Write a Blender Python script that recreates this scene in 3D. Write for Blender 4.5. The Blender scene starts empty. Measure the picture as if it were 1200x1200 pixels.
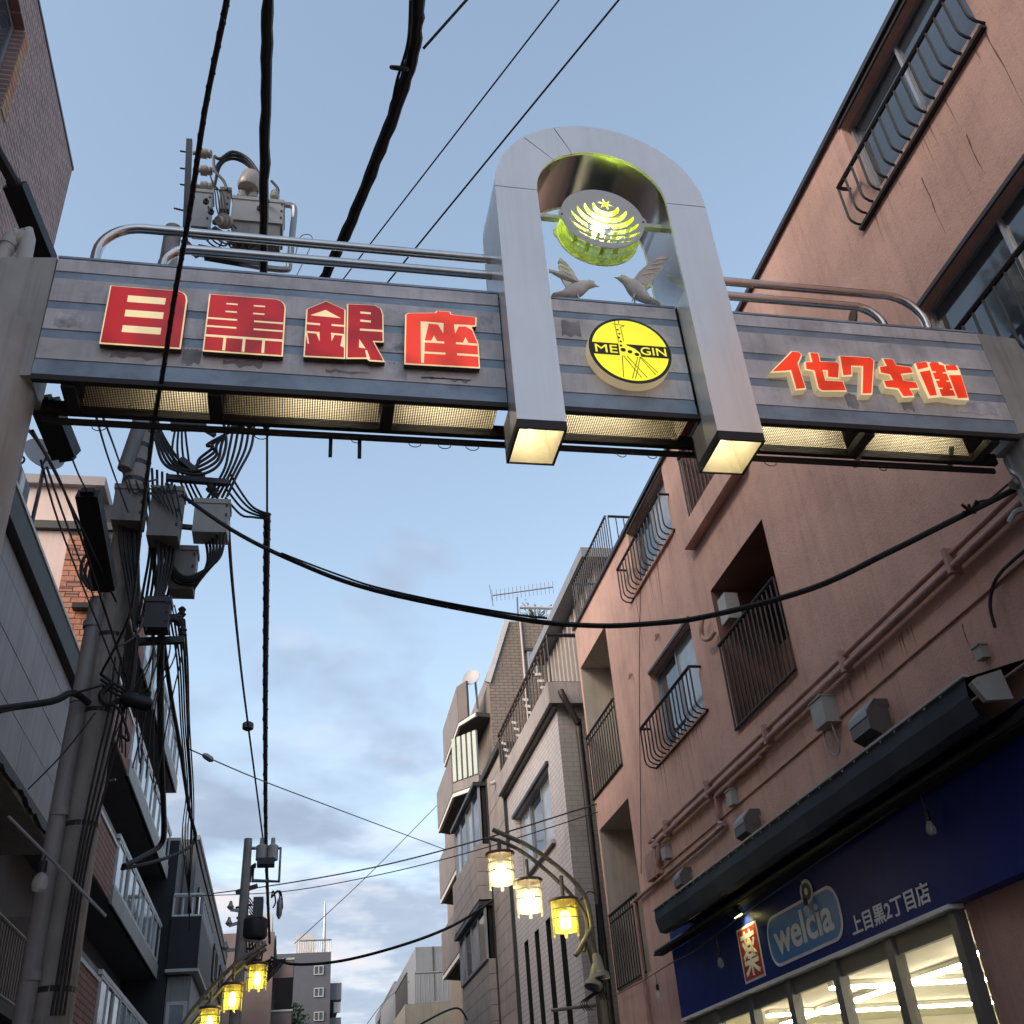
import bpy, math, random
from mathutils import Vector, Matrix
rnd = random.Random(11)
SC = bpy.context.scene
COL = SC.collection
V = Vector

# ------------------------------------------------------------------ camera
# X runs across the street (right), Y along the street, Z up.  Values solved from the vanishing points of the photo.
FPX, YAW, PITCH, ROLL, EYE = 1203.0, math.radians(13.2), math.radians(32.6), math.atan2(160, 1880), 1.6
FW = V((math.sin(YAW) * math.cos(PITCH), math.cos(YAW) * math.cos(PITCH), math.sin(PITCH)))
R0 = V((math.cos(YAW), -math.sin(YAW), 0))
U0 = R0.cross(FW)
CR = R0 * math.cos(ROLL) - U0 * math.sin(ROLL)
CU = R0 * math.sin(ROLL) + U0 * math.cos(ROLL)
cam = bpy.data.cameras.new('camera')
cam.sensor_width = 36
cam.lens = 36 * FPX / 1200
cam.clip_start = 0.05
cam.clip_end = 3000
camo = bpy.data.objects.new('camera', cam)
M = Matrix((CR, CU, -FW)).transposed().to_4x4()
M.translation = V((0, 0, EYE))
camo.matrix_world = M
COL.objects.link(camo)
SC.camera = camo

# ------------------------------------------------------------------ sky
W = bpy.data.worlds.new('World')
SC.world = W
W.use_nodes = True
nt = W.node_tree
for n in list(nt.nodes):
    nt.nodes.remove(n)
def N(t, kind, **k):
    n = t.nodes.new(kind)
    for a, b in k.items():
        setattr(n, a, b)
    return n
SUN_EL, SUN_ROT = math.radians(26.0), math.radians(243)
sky = N(nt, 'ShaderNodeTexSky', sky_type='NISHITA', sun_disc=False, sun_elevation=SUN_EL, sun_rotation=SUN_ROT,
        altitude=0, air_density=1.0, dust_density=1.0, ozone_density=2.0)
tc = N(nt, 'ShaderNodeTexCoord')
sep = N(nt, 'ShaderNodeSeparateXYZ')
nt.links.new(tc.outputs['Generated'], sep.inputs[0])
def mth(t, op, a, b=None, c=None, clamp=False):
    n = N(t, 'ShaderNodeMath', operation=op, use_clamp=clamp)
    for i, x in enumerate((a, b, c)):
        if x is None:
            continue
        if isinstance(x, (int, float)):
            n.inputs[i].default_value = x
        else:
            t.links.new(x, n.inputs[i])
    return n.outputs[0]
def ramp(t, src, stops):
    n = N(t, 'ShaderNodeValToRGB')
    e = n.color_ramp.elements
    while len(e) < len(stops):
        e.new(0.5)
    for i, (p, c) in enumerate(stops):
        e[i].position = p
        e[i].color = c if len(c) == 4 else (*c, 1)
    t.links.new(src, n.inputs[0])
    return n.outputs[0]
zz = mth(nt, 'MAXIMUM', sep.outputs[2], 0.0)
den = mth(nt, 'ADD', zz, 0.16)
cx = mth(nt, 'DIVIDE', sep.outputs[0], den)
cy = mth(nt, 'DIVIDE', sep.outputs[1], den)
comb = N(nt, 'ShaderNodeCombineXYZ')
nt.links.new(cx, comb.inputs[0]); nt.links.new(cy, comb.inputs[1])
def noise(t, vec, scale, detail=6, rough=0.55, dist=0.0):
    n = N(t, 'ShaderNodeTexNoise')
    n.inputs['Scale'].default_value = scale
    n.inputs['Detail'].default_value = detail
    n.inputs['Roughness'].default_value = rough
    n.inputs['Distortion'].default_value = dist
    if vec is not None:
        t.links.new(vec, n.inputs['Vector'])
    return n.outputs[0]
n1 = noise(nt, comb.outputs[0], 0.95, 6, 0.55, 0.3)
low = ramp(nt, zz, [(0.26, (1, 1, 1)), (0.47, (0, 0, 0))])            # clouds lie low over the end of the street
thr = mth(nt, 'ADD', n1, mth(nt, 'MULTIPLY', mth(nt, 'SUBTRACT', low, 1.0), 0.16))
low2 = ramp(nt, zz, [(0.10, (1, 1, 1)), (0.30, (0, 0, 0))])
thr = mth(nt, 'ADD', thr, mth(nt, 'MULTIPLY', low2, 0.10))
mask = ramp(nt, thr, [(0.425, (0, 0, 0)), (0.51, (1, 1, 1))])
n2 = noise(nt, comb.outputs[0], 2.6, 4, 0.6)
ccol = ramp(nt, n2, [(0.36, (0.27, 0.33, 0.45)), (0.50, (0.34, 0.40, 0.52)), (0.60, (0.58, 0.60, 0.67)), (0.70, (0.76, 0.65, 0.63))])
SKYK = N(nt, 'ShaderNodeMix', data_type='RGBA', blend_type='MULTIPLY')
SKYK.inputs[0].default_value = 1.0
GAM = N(nt, 'ShaderNodeGamma')
GAM.inputs[1].default_value = 0.80                                     # thin even haze flattens the dusk sky
nt.links.new(sky.outputs[0], GAM.inputs[0])
nt.links.new(GAM.outputs[0], SKYK.inputs[6])
SKYK.inputs[7].default_value = (1.12, 1.02, 0.90, 1)
mixc = N(nt, 'ShaderNodeMix', data_type='RGBA')
nt.links.new(mth(nt, 'MULTIPLY', mask, 0.85), mixc.inputs[0])
nt.links.new(SKYK.outputs[2], mixc.inputs[6])
cl = N(nt, 'ShaderNodeMix', data_type='RGBA', blend_type='MULTIPLY')
cl.inputs[0].default_value = 1.0
nt.links.new(ccol, cl.inputs[6])
CLOUDGAIN = 3.0
cl.inputs[7].default_value = (CLOUDGAIN, CLOUDGAIN, CLOUDGAIN, 1)
nt.links.new(cl.outputs[2], mixc.inputs[7])
bg = N(nt, 'ShaderNodeBackground')
bg.inputs['Strength'].default_value = 0.12
nt.links.new(mixc.outputs[2], bg.inputs[0])
wo = N(nt, 'ShaderNodeOutputWorld')
nt.links.new(bg.outputs[0], wo.inputs[0])

sun = bpy.data.lights.new('sun', 'SUN')
sun.energy = 1.5
sun.angle = math.radians(45)
sun.color = (1, 0.84, 0.70)
suno = bpy.data.objects.new('sun', sun)
sd = V((math.sin(SUN_ROT) * math.cos(SUN_EL), math.cos(SUN_ROT) * math.cos(SUN_EL), math.sin(SUN_EL)))
suno.rotation_euler = sd.to_track_quat('Z', 'Y').to_euler()
suno.location = sd * 60
COL.objects.link(suno)

vs = SC.view_settings
vs.view_transform = 'Standard'
vs.look = 'None'
vs.exposure = 1.86
vs.gamma = 1.0
SC.cycles.use_denoising = True
SC.cycles.use_adaptive_sampling = True
SC.cycles.adaptive_threshold = 0.025
W.cycles.sampling_method = 'NONE'
SC.cycles.max_bounces = 6
SC.cycles.diffuse_bounces = 3
SC.cycles.transparent_max_bounces = 6
SC.cycles.sample_clamp_indirect = 4.0

# ------------------------------------------------------------------ survey helper: a sight line of the photo met with a plane of the place
def at(u, v, X=None, Y=None, Z=None):
    q = FW * FPX + CR * (u - 600) - CU * (v - 600)
    if X is not None: t = X / q.x
    elif Y is not None: t = Y / q.y
    else: t = (Z - EYE) / q.z
    p = q * t
    return V((p.x, p.y, p.z + EYE))

# ------------------------------------------------------------------ materials
MATS = {}
def mat(name, col=(0.5, 0.5, 0.5), rough=0.6, metal=0.0, var=0.12, scale=1.5, bump=0.0, bscale=40, streak=0.0, spec=0.5,
        emit=None, estr=0.0, brick=None, dirt=0.0, trans=0.0, alpha=1.0, evar=0.0, rvar=0.12):
    if name in MATS:
        return MATS[name]
    m = bpy.data.materials.new(name)
    m.use_nodes = True
    t = m.node_tree
    b = t.nodes['Principled BSDF']
    b.inputs['Roughness'].default_value = rough
    b.inputs['Metallic'].default_value = metal
    b.inputs['Specular IOR Level'].default_value = spec
    g = N(t, 'ShaderNodeNewGeometry')
    pos = g.outputs['Position']
    def c4(c): return (*c, 1)
    if brick:
        axis, bw, bh, mort, c2, cm = brick
        s = N(t, 'ShaderNodeSeparateXYZ'); t.links.new(pos, s.inputs[0])
        cb = N(t, 'ShaderNodeCombineXYZ')
        t.links.new(s.outputs[1 if axis == 'y' else 0], cb.inputs[0]); t.links.new(s.outputs[2], cb.inputs[1])
        bt = N(t, 'ShaderNodeTexBrick')
        bt.inputs['Scale'].default_value = 1.0
        bt.inputs['Brick Width'].default_value = bw
        bt.inputs['Row Height'].default_value = bh
        bt.inputs['Mortar Size'].default_value = mort
        bt.inputs['Mortar Smooth'].default_value = 0.2
        bt.inputs['Bias'].default_value = 0.0
        bt.inputs['Color1'].default_value = c4(col); bt.inputs['Color2'].default_value = c4(c2); bt.inputs['Mortar'].default_value = c4(cm)
        t.links.new(cb.outputs[0], bt.inputs['Vector'])
        base = bt.outputs[0]
    else:
        base = None
    nz = noise(t, pos, scale, 5, 0.6)
    k = ramp(t, nz, [(0.3, (1 - var,) * 3), (0.7, (1 + var * 0.6,) * 3)])
    mx = N(t, 'ShaderNodeMix', data_type='RGBA', blend_type='MULTIPLY')
    mx.inputs[0].default_value = 1
    if base is not None: t.links.new(base, mx.inputs[6])
    else: mx.inputs[6].default_value = c4(col)
    t.links.new(k, mx.inputs[7])
    out = mx.outputs[2]
    if streak:
        mp = N(t, 'ShaderNodeMapping'); mp.inputs['Scale'].default_value = (7.0, 7.0, 0.28)
        t.links.new(pos, mp.inputs[0])
        sn = noise(t, mp.outputs[0], 1.3, 6, 0.65)
        sk = ramp(t, sn, [(0.36, (1 - streak,) * 3), (0.52, (1, 1, 1))])
        m2 = N(t, 'ShaderNodeMix', data_type='RGBA', blend_type='MULTIPLY'); m2.inputs[0].default_value = 1
        t.links.new(out, m2.inputs[6]); t.links.new(sk, m2.inputs[7]); out = m2.outputs[2]
    if dirt:
        dn = noise(t, pos, 7.0, 8, 0.75, 0.6)
        dk = ramp(t, dn, [(0.34, (1 - dirt,) * 3), (0.47, (1, 1, 1))])
        m3 = N(t, 'ShaderNodeMix', data_type='RGBA', blend_type='MULTIPLY'); m3.inputs[0].default_value = 1
        t.links.new(out, m3.inputs[6]); t.links.new(dk, m3.inputs[7]); out = m3.outputs[2]
    t.links.new(out, b.inputs['Base Color'])
    rv = noise(t, pos, scale * 4, 4, 0.6)
    rr = N(t, 'ShaderNodeMapRange'); rr.inputs[3].default_value = max(0, rough - rvar); rr.inputs[4].default_value = min(1, rough + rvar)
    t.links.new(rv, rr.inputs[0])
    if rough > 0.08:
        t.links.new(rr.outputs[0], b.inputs['Roughness'])
    if bump:
        bn = noise(t, pos, bscale, 4, 0.65)
        bp = N(t, 'ShaderNodeBump'); bp.inputs['Strength'].default_value = bump; bp.inputs['Distance'].default_value = 0.01
        t.links.new(bn, bp.inputs['Height']); t.links.new(bp.outputs[0], b.inputs['Normal'])
    if emit:
        b.inputs['Emission Strength'].default_value = estr
        b.inputs['Emission Color'].default_value = c4(emit)
        if evar:
            en = noise(t, pos, 4.2, 1, 0.4)
            ek = ramp(t, en, [(0.38, tuple(x * (1 - evar) for x in emit)), (0.60, emit)])
            t.links.new(ek, b.inputs['Emission Color'])
        if estr < 1: m.cycles.emission_sampling = 'NONE'
    if trans: b.inputs['Transmission Weight'].default_value = trans
    if alpha < 1: b.inputs['Alpha'].default_value = alpha
    MATS[name] = m
    return m

def perforated(name, col, pitch, cover):
    m = bpy.data.materials.new(name); m.use_nodes = True
    t = m.node_tree; b = t.nodes['Principled BSDF']
    b.inputs['Base Color'].default_value = (*col, 1); b.inputs['Metallic'].default_value = 0.3; b.inputs['Roughness'].default_value = 0.5
    g = N(t, 'ShaderNodeNewGeometry'); s = N(t, 'ShaderNodeSeparateXYZ'); t.links.new(g.outputs['Position'], s.inputs[0])
    k = 2 * math.pi / pitch
    sx = mth(t, 'SINE', mth(t, 'MULTIPLY', mth(t, 'ADD', s.outputs[0], s.outputs[1]), k * 0.7071))
    sy = mth(t, 'SINE', mth(t, 'MULTIPLY', mth(t, 'SUBTRACT', s.outputs[0], s.outputs[1]), k * 0.7071))
    h = mth(t, 'GREATER_THAN', mth(t, 'MULTIPLY', sx, sy), cover)
    tr = N(t, 'ShaderNodeBsdfTransparent'); mxs = N(t, 'ShaderNodeMixShader')
    t.links.new(h, mxs.inputs[0]); t.links.new(b.outputs[0], mxs.inputs[1]); t.links.new(tr.outputs[0], mxs.inputs[2])
    t.links.new(mxs.outputs[0], t.nodes['Material Output'].inputs[0])
    MATS[name] = m
    return m

def glass(name, tint, rough=0.02, alpha=0.5, spec=0.9):
    m = bpy.data.materials.new(name); m.use_nodes = True
    t = m.node_tree; b = t.nodes['Principled BSDF']
    b.inputs['Base Color'].default_value = (*tint, 1); b.inputs['Roughness'].default_value = rough; b.inputs['Specular IOR Level'].default_value = spec
    tr = N(t, 'ShaderNodeBsdfTransparent'); tr.inputs[0].default_value = (*[min(1, 0.4 + x) for x in tint], 1)
    mxs = N(t, 'ShaderNodeMixShader'); mxs.inputs[0].default_value = alpha
    t.links.new(tr.outputs[0], mxs.inputs[1]); t.links.new(b.outputs[0], mxs.inputs[2])
    t.links.new(mxs.outputs[0], t.nodes['Material Output'].inputs[0])
    MATS[name] = m
    return m

PINK = mat('pink_stucco', (0.64, 0.405, 0.33), 0.9, var=0.2, scale=1.1, bump=0.7, bscale=45, streak=0.11, dirt=0.12)
PINKP = mat('pink_painted_pipe', (0.42, 0.25, 0.205), 0.55, var=0.2, scale=4, dirt=0.3)
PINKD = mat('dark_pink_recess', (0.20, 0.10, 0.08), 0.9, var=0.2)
BEIGE = mat('beige_stair_wall', (0.50, 0.44, 0.37), 0.85, var=0.15, streak=0.15)
IRON = mat('black_iron', (0.012, 0.011, 0.013), 0.55, var=0.3, scale=8)
ALU = mat('aluminium_frame', (0.42, 0.43, 0.45), 0.4, 0.6, var=0.1)
DARKALU = mat('dark_frame', (0.05, 0.045, 0.045), 0.45, 0.3)
PANE = mat('window_glass', (0.045, 0.06, 0.075), 0.05, var=0.3, scale=0.7, spec=1.0)
PANEL_ = mat('pale_curtained_glass', (0.30, 0.34, 0.37), 0.12, var=0.2, scale=3, spec=0.8)
DARKIN = mat('dark_interior', (0.015, 0.013, 0.013), 0.9)
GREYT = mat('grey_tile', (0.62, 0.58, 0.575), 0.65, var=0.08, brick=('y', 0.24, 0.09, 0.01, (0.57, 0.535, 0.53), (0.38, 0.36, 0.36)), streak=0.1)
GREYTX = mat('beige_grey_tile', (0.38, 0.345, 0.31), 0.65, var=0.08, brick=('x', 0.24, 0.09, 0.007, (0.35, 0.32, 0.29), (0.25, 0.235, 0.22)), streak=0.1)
LEDGE = mat('ledge_concrete', (0.42, 0.38, 0.36), 0.8, var=0.12, streak=0.2)
SIDING = mat('brown_grey_siding', (0.42, 0.365, 0.33), 0.7, var=0.18, scale=2.2, bump=0.2, streak=0.15)
TAN = mat('tan_tile', (0.225, 0.18, 0.145), 0.6, var=0.1, brick=('x', 0.36, 0.13, 0.016, (0.20, 0.155, 0.12), (0.09, 0.075, 0.065)), streak=0.12)
BALC = mat('dark_brown_balcony', (0.19, 0.165, 0.155), 0.7, var=0.15, streak=0.2)
PALEEDGE = mat('pale_edge', (0.50, 0.49, 0.46), 0.7, var=0.1)
PALEGREEN = mat('pale_green_panel', (0.36, 0.40, 0.35), 0.6, var=0.1)
BRICKM = mat('purple_brown_brick', (0.30, 0.185, 0.165), 0.75, var=0.2, brick=('y', 0.26, 0.095, 0.014, (0.19, 0.12, 0.115), (0.40, 0.31, 0.28)), scale=3)
BRICKO = mat('orange_brick', (0.42, 0.19, 0.12), 0.8, var=0.35, scale=6, bump=0.3)
BRICKY = mat('ochre_brick', (0.42, 0.26, 0.14), 0.8, var=0.35, scale=6, bump=0.3)
MORTAR = mat('mortar', (0.06, 0.052, 0.05), 0.95)
BRICKS = mat('street_face_brick', (0.36, 0.15, 0.10), 0.8, var=0.2, brick=('y', 0.30, 0.13, 0.02, (0.28, 0.12, 0.085), (0.07, 0.055, 0.05)))
PANELG = mat('dark_grey_panel', (0.28, 0.255, 0.25), 0.65, var=0.2, scale=1.2, bump=0.15, bscale=120, streak=0.2)
COPING = mat('dark_coping', (0.05, 0.05, 0.047), 0.7, var=0.25)
REDBR = mat('dark_red_wall', (0.17, 0.11, 0.095), 0.9, var=0.3, streak=0.3)
CREAMP = mat('pale_pink_render', (0.66, 0.51, 0.46), 0.85, var=0.08, streak=0.1)
WHITEW = mat('white_sash', (0.56, 0.56, 0.56), 0.5, var=0.15)
BLACKW = mat('black_wall', (0.014, 0.016, 0.022), 0.6, var=0.2)
GREYW = mat('grey_render', (0.20, 0.195, 0.20), 0.8, var=0.15, streak=0.25)
BLUEGREY = mat('blue_grey_cladding', (0.20, 0.215, 0.235), 0.6, var=0.08, streak=0.12)
FARDARK = mat('far_dark_grey', (0.085, 0.09, 0.105), 0.7, var=0.1)
FARBR = mat('far_brown', (0.17, 0.13, 0.12), 0.8, var=0.15)
CONC = mat('pole_concrete', (0.31, 0.29, 0.27), 0.85, var=0.25, scale=3, bump=0.3, streak=0.3)
PVC = mat('grey_conduit', (0.29, 0.28, 0.275), 0.5, var=0.15, streak=0.2)
BOXG = mat('grey_equipment', (0.20, 0.195, 0.185), 0.55, var=0.12, streak=0.2)
BOXL = mat('light_grey_equipment', (0.36, 0.36, 0.34), 0.5, var=0.12, dirt=0.2)
STEEL = mat('galvanised_steel', (0.30, 0.31, 0.32), 0.45, 0.7, var=0.15)
DSTEEL = mat('dark_steel', (0.045, 0.045, 0.05), 0.5, 0.4, var=0.2)
PORC = mat('porcelain', (0.33, 0.30, 0.26), 0.3, var=0.15)
RUBBER = mat('black_cable', (0.010, 0.010, 0.011), 0.6, var=0.3, scale=9, bump=0.6, bscale=30)
GREYCABLE = mat('grey_cable', (0.10, 0.10, 0.105), 0.55)
GATEG = mat('weathered_grey_metal', (0.68, 0.66, 0.66), 0.6, 0.1, var=0.30, scale=2.8, bump=0.1, streak=0.16, dirt=0.2)
GATEB = mat('blue_grey_groove', (0.30, 0.38, 0.46), 0.45, 0.2, var=0.35, scale=3.0, dirt=0.2)
GATEO = mat('olive_grey_end', (0.40, 0.39, 0.36), 0.6, 0.2, var=0.25, scale=2.0, streak=0.3)
GATED = mat('dark_gate_frame', (0.03, 0.026, 0.024), 0.6, 0.2, var=0.3)
CREAMIN = mat('cream_lamp_lining', (0.72, 0.66, 0.52), 0.6, var=0.15, scale=6, dirt=0.15)
ARCHM = mat('satin_aluminium', (0.92, 0.93, 0.91), 0.24, 0.3, var=0.06, scale=1.2, streak=0.06, rvar=0.03)
MIRROR = mat('polished_steel', (0.62, 0.62, 0.60), 0.18, 1.0, var=0.1, scale=2, rvar=0.05)
CHROME = mat('chrome_tube', (0.60, 0.58, 0.56), 0.16, 1.0, var=0.12, scale=6)
DARKBR = mat('dark_brown_lining', (0.10, 0.075, 0.055), 0.22, 0.8, var=0.25, scale=4)
SLEEVE = mat('black_sleeve', (0.006, 0.006, 0.007), 0.5)
DOVE = mat('dove_stone', (0.86, 0.84, 0.80), 0.7, var=0.2, scale=12, bump=0.5, bscale=70, dirt=0.15)
NAVY = mat('navy_sign', (0.014, 0.028, 0.19), 0.4, var=0.08, spec=0.08)
AWN = mat('dark_navy_canvas', (0.035, 0.045, 0.065), 0.8, var=0.2, bump=0.2)
AWNB = mat('black_canvas_underside', (0.008, 0.008, 0.010), 0.9)
SIGNW = mat('sign_white', (0.80, 0.81, 0.83), 0.45)
SIGNB = mat('sign_blue', (0.05, 0.24, 0.60), 0.4)
SIGNR = mat('sign_red', (0.45, 0.03, 0.025), 0.4)
SHOPGLASS = glass('shop_glass', (0.6, 0.6, 0.58), 0.02, 0.10)
SHOPC = mat('shop_ceiling_cream', (0.62, 0.58, 0.47), 0.8, var=0.05)
SHOPF = mat('shop_floor', (0.4, 0.38, 0.34), 0.5)
LIME = mat('lime_shelf_band', (0.35, 0.55, 0.05), 0.6)
TUBE = mat('fluorescent', (1, 1, 1), 0.5, emit=(1.0, 0.93, 0.74), estr=20.0)
GTUBE = mat('gate_tube', (1, 1, 1), 0.5, emit=(1.0, 0.93, 0.76), estr=6.5)
BULBW = mat('warm_white_lamp', (1, 1, 1), 0.5, emit=(1.0, 0.88, 0.60), estr=8.0)
BOXLAMP = mat('gate_box_lamp', (1, 1, 1), 0.5, emit=(1.0, 0.90, 0.64), estr=3.2)
BULBY = mat('yellow_lamp', (1, 1, 1), 0.5, emit=(1.0, 0.87, 0.32), estr=6.0)
BULBG = mat('lime_lamp', (1, 1, 1), 0.5, emit=(0.9, 1.0, 0.22), estr=10.0)
REDL = mat('lit_red_acrylic', (0.5, 0.01, 0.012), 0.22, emit=(0.62, 0.012, 0.010), estr=0.14, evar=0.65)
REDO = mat('lit_orange_red_acrylic', (0.55, 0.02, 0.012), 0.22, emit=(0.95, 0.055, 0.015), estr=0.21, evar=0.4)
CREAML = mat('lit_cream_acrylic', (0.7, 0.62, 0.42), 0.35, emit=(1.0, 0.80, 0.42), estr=0.2, evar=0.3)
CREAMS = mat('cream_letter_side', (0.6, 0.54, 0.42), 0.5, emit=(1.0, 0.78, 0.42), estr=0.08)
YELL = mat('lit_yellow_acrylic', (0.8, 0.7, 0.02), 0.3, emit=(1.0, 0.90, 0.03), estr=0.24, evar=0.1)
BLACKP = mat('black_print', (0.012, 0.012, 0.01), 0.4)
PLATE = mat('white_lamp_plate', (0.62, 0.64, 0.60), 0.4, var=0.05)
GREENG = glass('lime_acrylic', (0.40, 0.52, 0.01), 0.12, 0.55)
CLEARG = glass('lantern_glass', (0.9, 0.85, 0.62), 0.15, 0.35)
YELLG = glass('yellow_lantern_glass', (0.92, 0.82, 0.30), 0.15, 0.36)
LAMPMET = mat('tan_lamp_metal', (0.22, 0.195, 0.155), 0.5, 0.3, var=0.2)
BULBOFF = glass('clear_bulb', (0.75, 0.75, 0.72), 0.05, 0.35)
ASPH = mat('asphalt', (0.05, 0.05, 0.052), 0.9, var=0.2, bump=0.4)
PAVE = mat('paving', (0.22, 0.21, 0.20), 0.85, var=0.15, brick=('y', 0.3, 0.3, 0.01, (0.2, 0.19, 0.18), (0.1, 0.1, 0.1)))
PERF = perforated('perforated_steel', (0.13, 0.115, 0.10), 0.020, 0.08)
DISH = mat('dish_grey', (0.33, 0.33, 0.34), 0.5)
LEAF = mat('roof_plant', (0.05, 0.07, 0.03), 0.8)

# ------------------------------------------------------------------ mesh helpers
ORG = {}
class MB:
    def __init__(s): s.v, s.f = [], []
    def add(s, vs, fs):
        o = len(s.v); s.v += [V(p) for p in vs]; s.f += [tuple(i + o for i in f) for f in fs]; return s
    def quad(s, a, b, c, d): return s.add([a, b, c, d], [(0, 1, 2, 3)])
    def box(s, a, b):
        x0, y0, z0 = a; x1, y1, z1 = b
        return s.add([(x0,y0,z0),(x1,y0,z0),(x1,y1,z0),(x0,y1,z0),(x0,y0,z1),(x1,y0,z1),(x1,y1,z1),(x0,y1,z1)],
                     [(3,2,1,0),(4,5,6,7),(0,1,5,4),(1,2,6,5),(2,3,7,6),(3,0,4,7)])
    def bar(s, a, b, w, h, up=(0, 0, 1)):
        a, b = V(a), V(b); d = (b - a).normalized(); sx = d.cross(V(up))
        if sx.length < 1e-4: sx = V((1, 0, 0))
        sx.normalize(); sy = sx.cross(d); x, y = sx * w / 2, sy * h / 2
        return s.add([a-x-y, a+x-y, a+x+y, a-x+y, b-x-y, b+x-y, b+x+y, b-x+y],
                     [(0,1,2,3),(7,6,5,4),(1,0,4,5),(2,1,5,6),(3,2,6,7),(0,3,7,4)])
    def tube(s, pts, r, n=8, cap=True):
        pts = [V(p) for p in pts]; m = len(pts); rs = r if isinstance(r, (list, tuple)) else [r] * m
        t0 = (pts[1] - pts[0]).normalized(); nx = t0.cross(V((0, 0, 1)))
        if nx.length < 1e-3: nx = t0.cross(V((1, 0, 0)))
        nx.normalize(); o = len(s.v)
        for i, p in enumerate(pts):
            t = (pts[min(i + 1, m - 1)] - pts[max(i - 1, 0)]).normalized()
            nx = (nx - t * nx.dot(t)).normalized(); ny = t.cross(nx)
            for k in range(n):
                a = 2 * math.pi * k / n
                s.v.append(p + (nx * math.cos(a) + ny * math.sin(a)) * rs[i])
        for i in range(m - 1):
            for k in range(n):
                k2 = (k + 1) % n
                s.f.append((o + i*n + k, o + i*n + k2, o + (i+1)*n + k2, o + (i+1)*n + k))
        if cap:
            s.f.append(tuple(o + k for k in reversed(range(n)))); s.f.append(tuple(o + (m-1)*n + k for k in range(n)))
        return s
    def prism(s, pts, d):
        pts = [V(p) for p in pts]; d = V(d); n = len(pts); o = len(s.v)
        s.v += pts + [p + d for p in pts]
        s.f.append(tuple(o + i for i in range(n))); s.f.append(tuple(o + n + i for i in reversed(range(n))))
        for i in range(n):
            j = (i + 1) % n
            s.f.append((o + j, o + i, o + n + i, o + n + j))
        return s
    def lathe(s, c, ax, prof, n=20):
        c, ax = V(c), V(ax).normalized(); nx = ax.orthogonal().normalized(); ny = ax.cross(nx); o = len(s.v)
        for h, r in prof:
            for k in range(n):
                a = 2 * math.pi * k / n; s.v.append(c + ax * h + (nx * math.cos(a) + ny * math.sin(a)) * r)
        for i in range(len(prof) - 1):
            for k in range(n):
                k2 = (k + 1) % n; s.f.append((o+i*n+k, o+i*n+k2, o+(i+1)*n+k2, o+(i+1)*n+k))
        s.f.append(tuple(o + k for k in reversed(range(n)))); s.f.append(tuple(o + (len(prof)-1)*n + k for k in range(n)))
        return s
    def mesh(s, name, m, smooth=False, org=None):
        me = bpy.data.meshes.new(name); o = org or V((0, 0, 0))
        me.from_pydata([p - o for p in s.v], [], s.f)
        import bmesh
        bm = bmesh.new(); bm.from_mesh(me); bmesh.ops.recalc_face_normals(bm, faces=bm.faces); bm.to_mesh(me); bm.free()
        me.materials.append(m)
        if smooth:
            for p in me.polygons: p.use_smooth = True
            try: me.set_sharp_from_angle(angle=math.radians(40))
            except Exception: pass
        return me

def thing(name, label, cat, base, group=None):
    o = bpy.data.objects.new(name, None); COL.objects.link(o); o.location = base
    o.empty_display_size = 0.2
    o['label'] = label; o['category'] = cat
    if group: o['group'] = group
    ORG[o.name] = V(base)
    return o
def part(mb, name, m, parent, smooth=False, label=None):
    og = ORG[parent.name]
    o = bpy.data.objects.new(name, mb.mesh(name, m, smooth, og)); COL.objects.link(o); o.parent = parent
    ORG[o.name] = og
    if label: o['label'] = label
    return o
def inst(name, me, loc, parent, rot=None):
    o = bpy.data.objects.new(name, me); COL.objects.link(o); o.parent = parent
    o.location = V(loc) - ORG[parent.name]
    if rot: o.rotation_euler = rot
    ORG[o.name] = V(loc)
    return o
def solo(mb, name, m, label, cat, group=None, smooth=False, kind=None, base=None):
    if base is None:
        xs = [p.x for p in mb.v]; ys = [p.y for p in mb.v]; zs = [p.z for p in mb.v]
        base = V(((min(xs) + max(xs)) / 2, (min(ys) + max(ys)) / 2, min(zs)))
    o = bpy.data.objects.new(name, mb.mesh(name, m, smooth, base)); COL.objects.link(o); o.location = base
    ORG[o.name] = base
    if label: o['label'] = label
    if cat: o['category'] = cat
    if group: o['group'] = group
    if kind: o['kind'] = kind
    return o
def B(a, b): return MB().box(a, b)
def arc(c, r, a0, a1, n, ex, ez):
    c, ex, ez = V(c), V(ex), V(ez)
    return [c + ex * (r * math.cos(math.radians(a0 + (a1 - a0) * i / n))) + ez * (r * math.sin(math.radians(a0 + (a1 - a0) * i / n))) for i in range(n + 1)]
def smoothpath(pts, n=6):
    pts = [V(p) for p in pts]; out = []
    for i in range(len(pts) - 1):
        p0, p1, p2, p3 = pts[max(i-1, 0)], pts[i], pts[i+1], pts[min(i+2, len(pts)-1)]
        for k in range(n):
            t = k / n
            out.append(0.5 * ((2*p1) + (p2-p0)*t + (2*p0-5*p1+4*p2-p3)*t*t + (3*p1-p0-3*p2+p3)*t**3))
    return out + [pts[-1]]
def sag(a, b, s, n=16):
    a, b = V(a), V(b)
    return [a.lerp(b, i / n) - V((0, 0, 4 * s * (i / n) * (1 - i / n))) for i in range(n + 1)]
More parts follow.
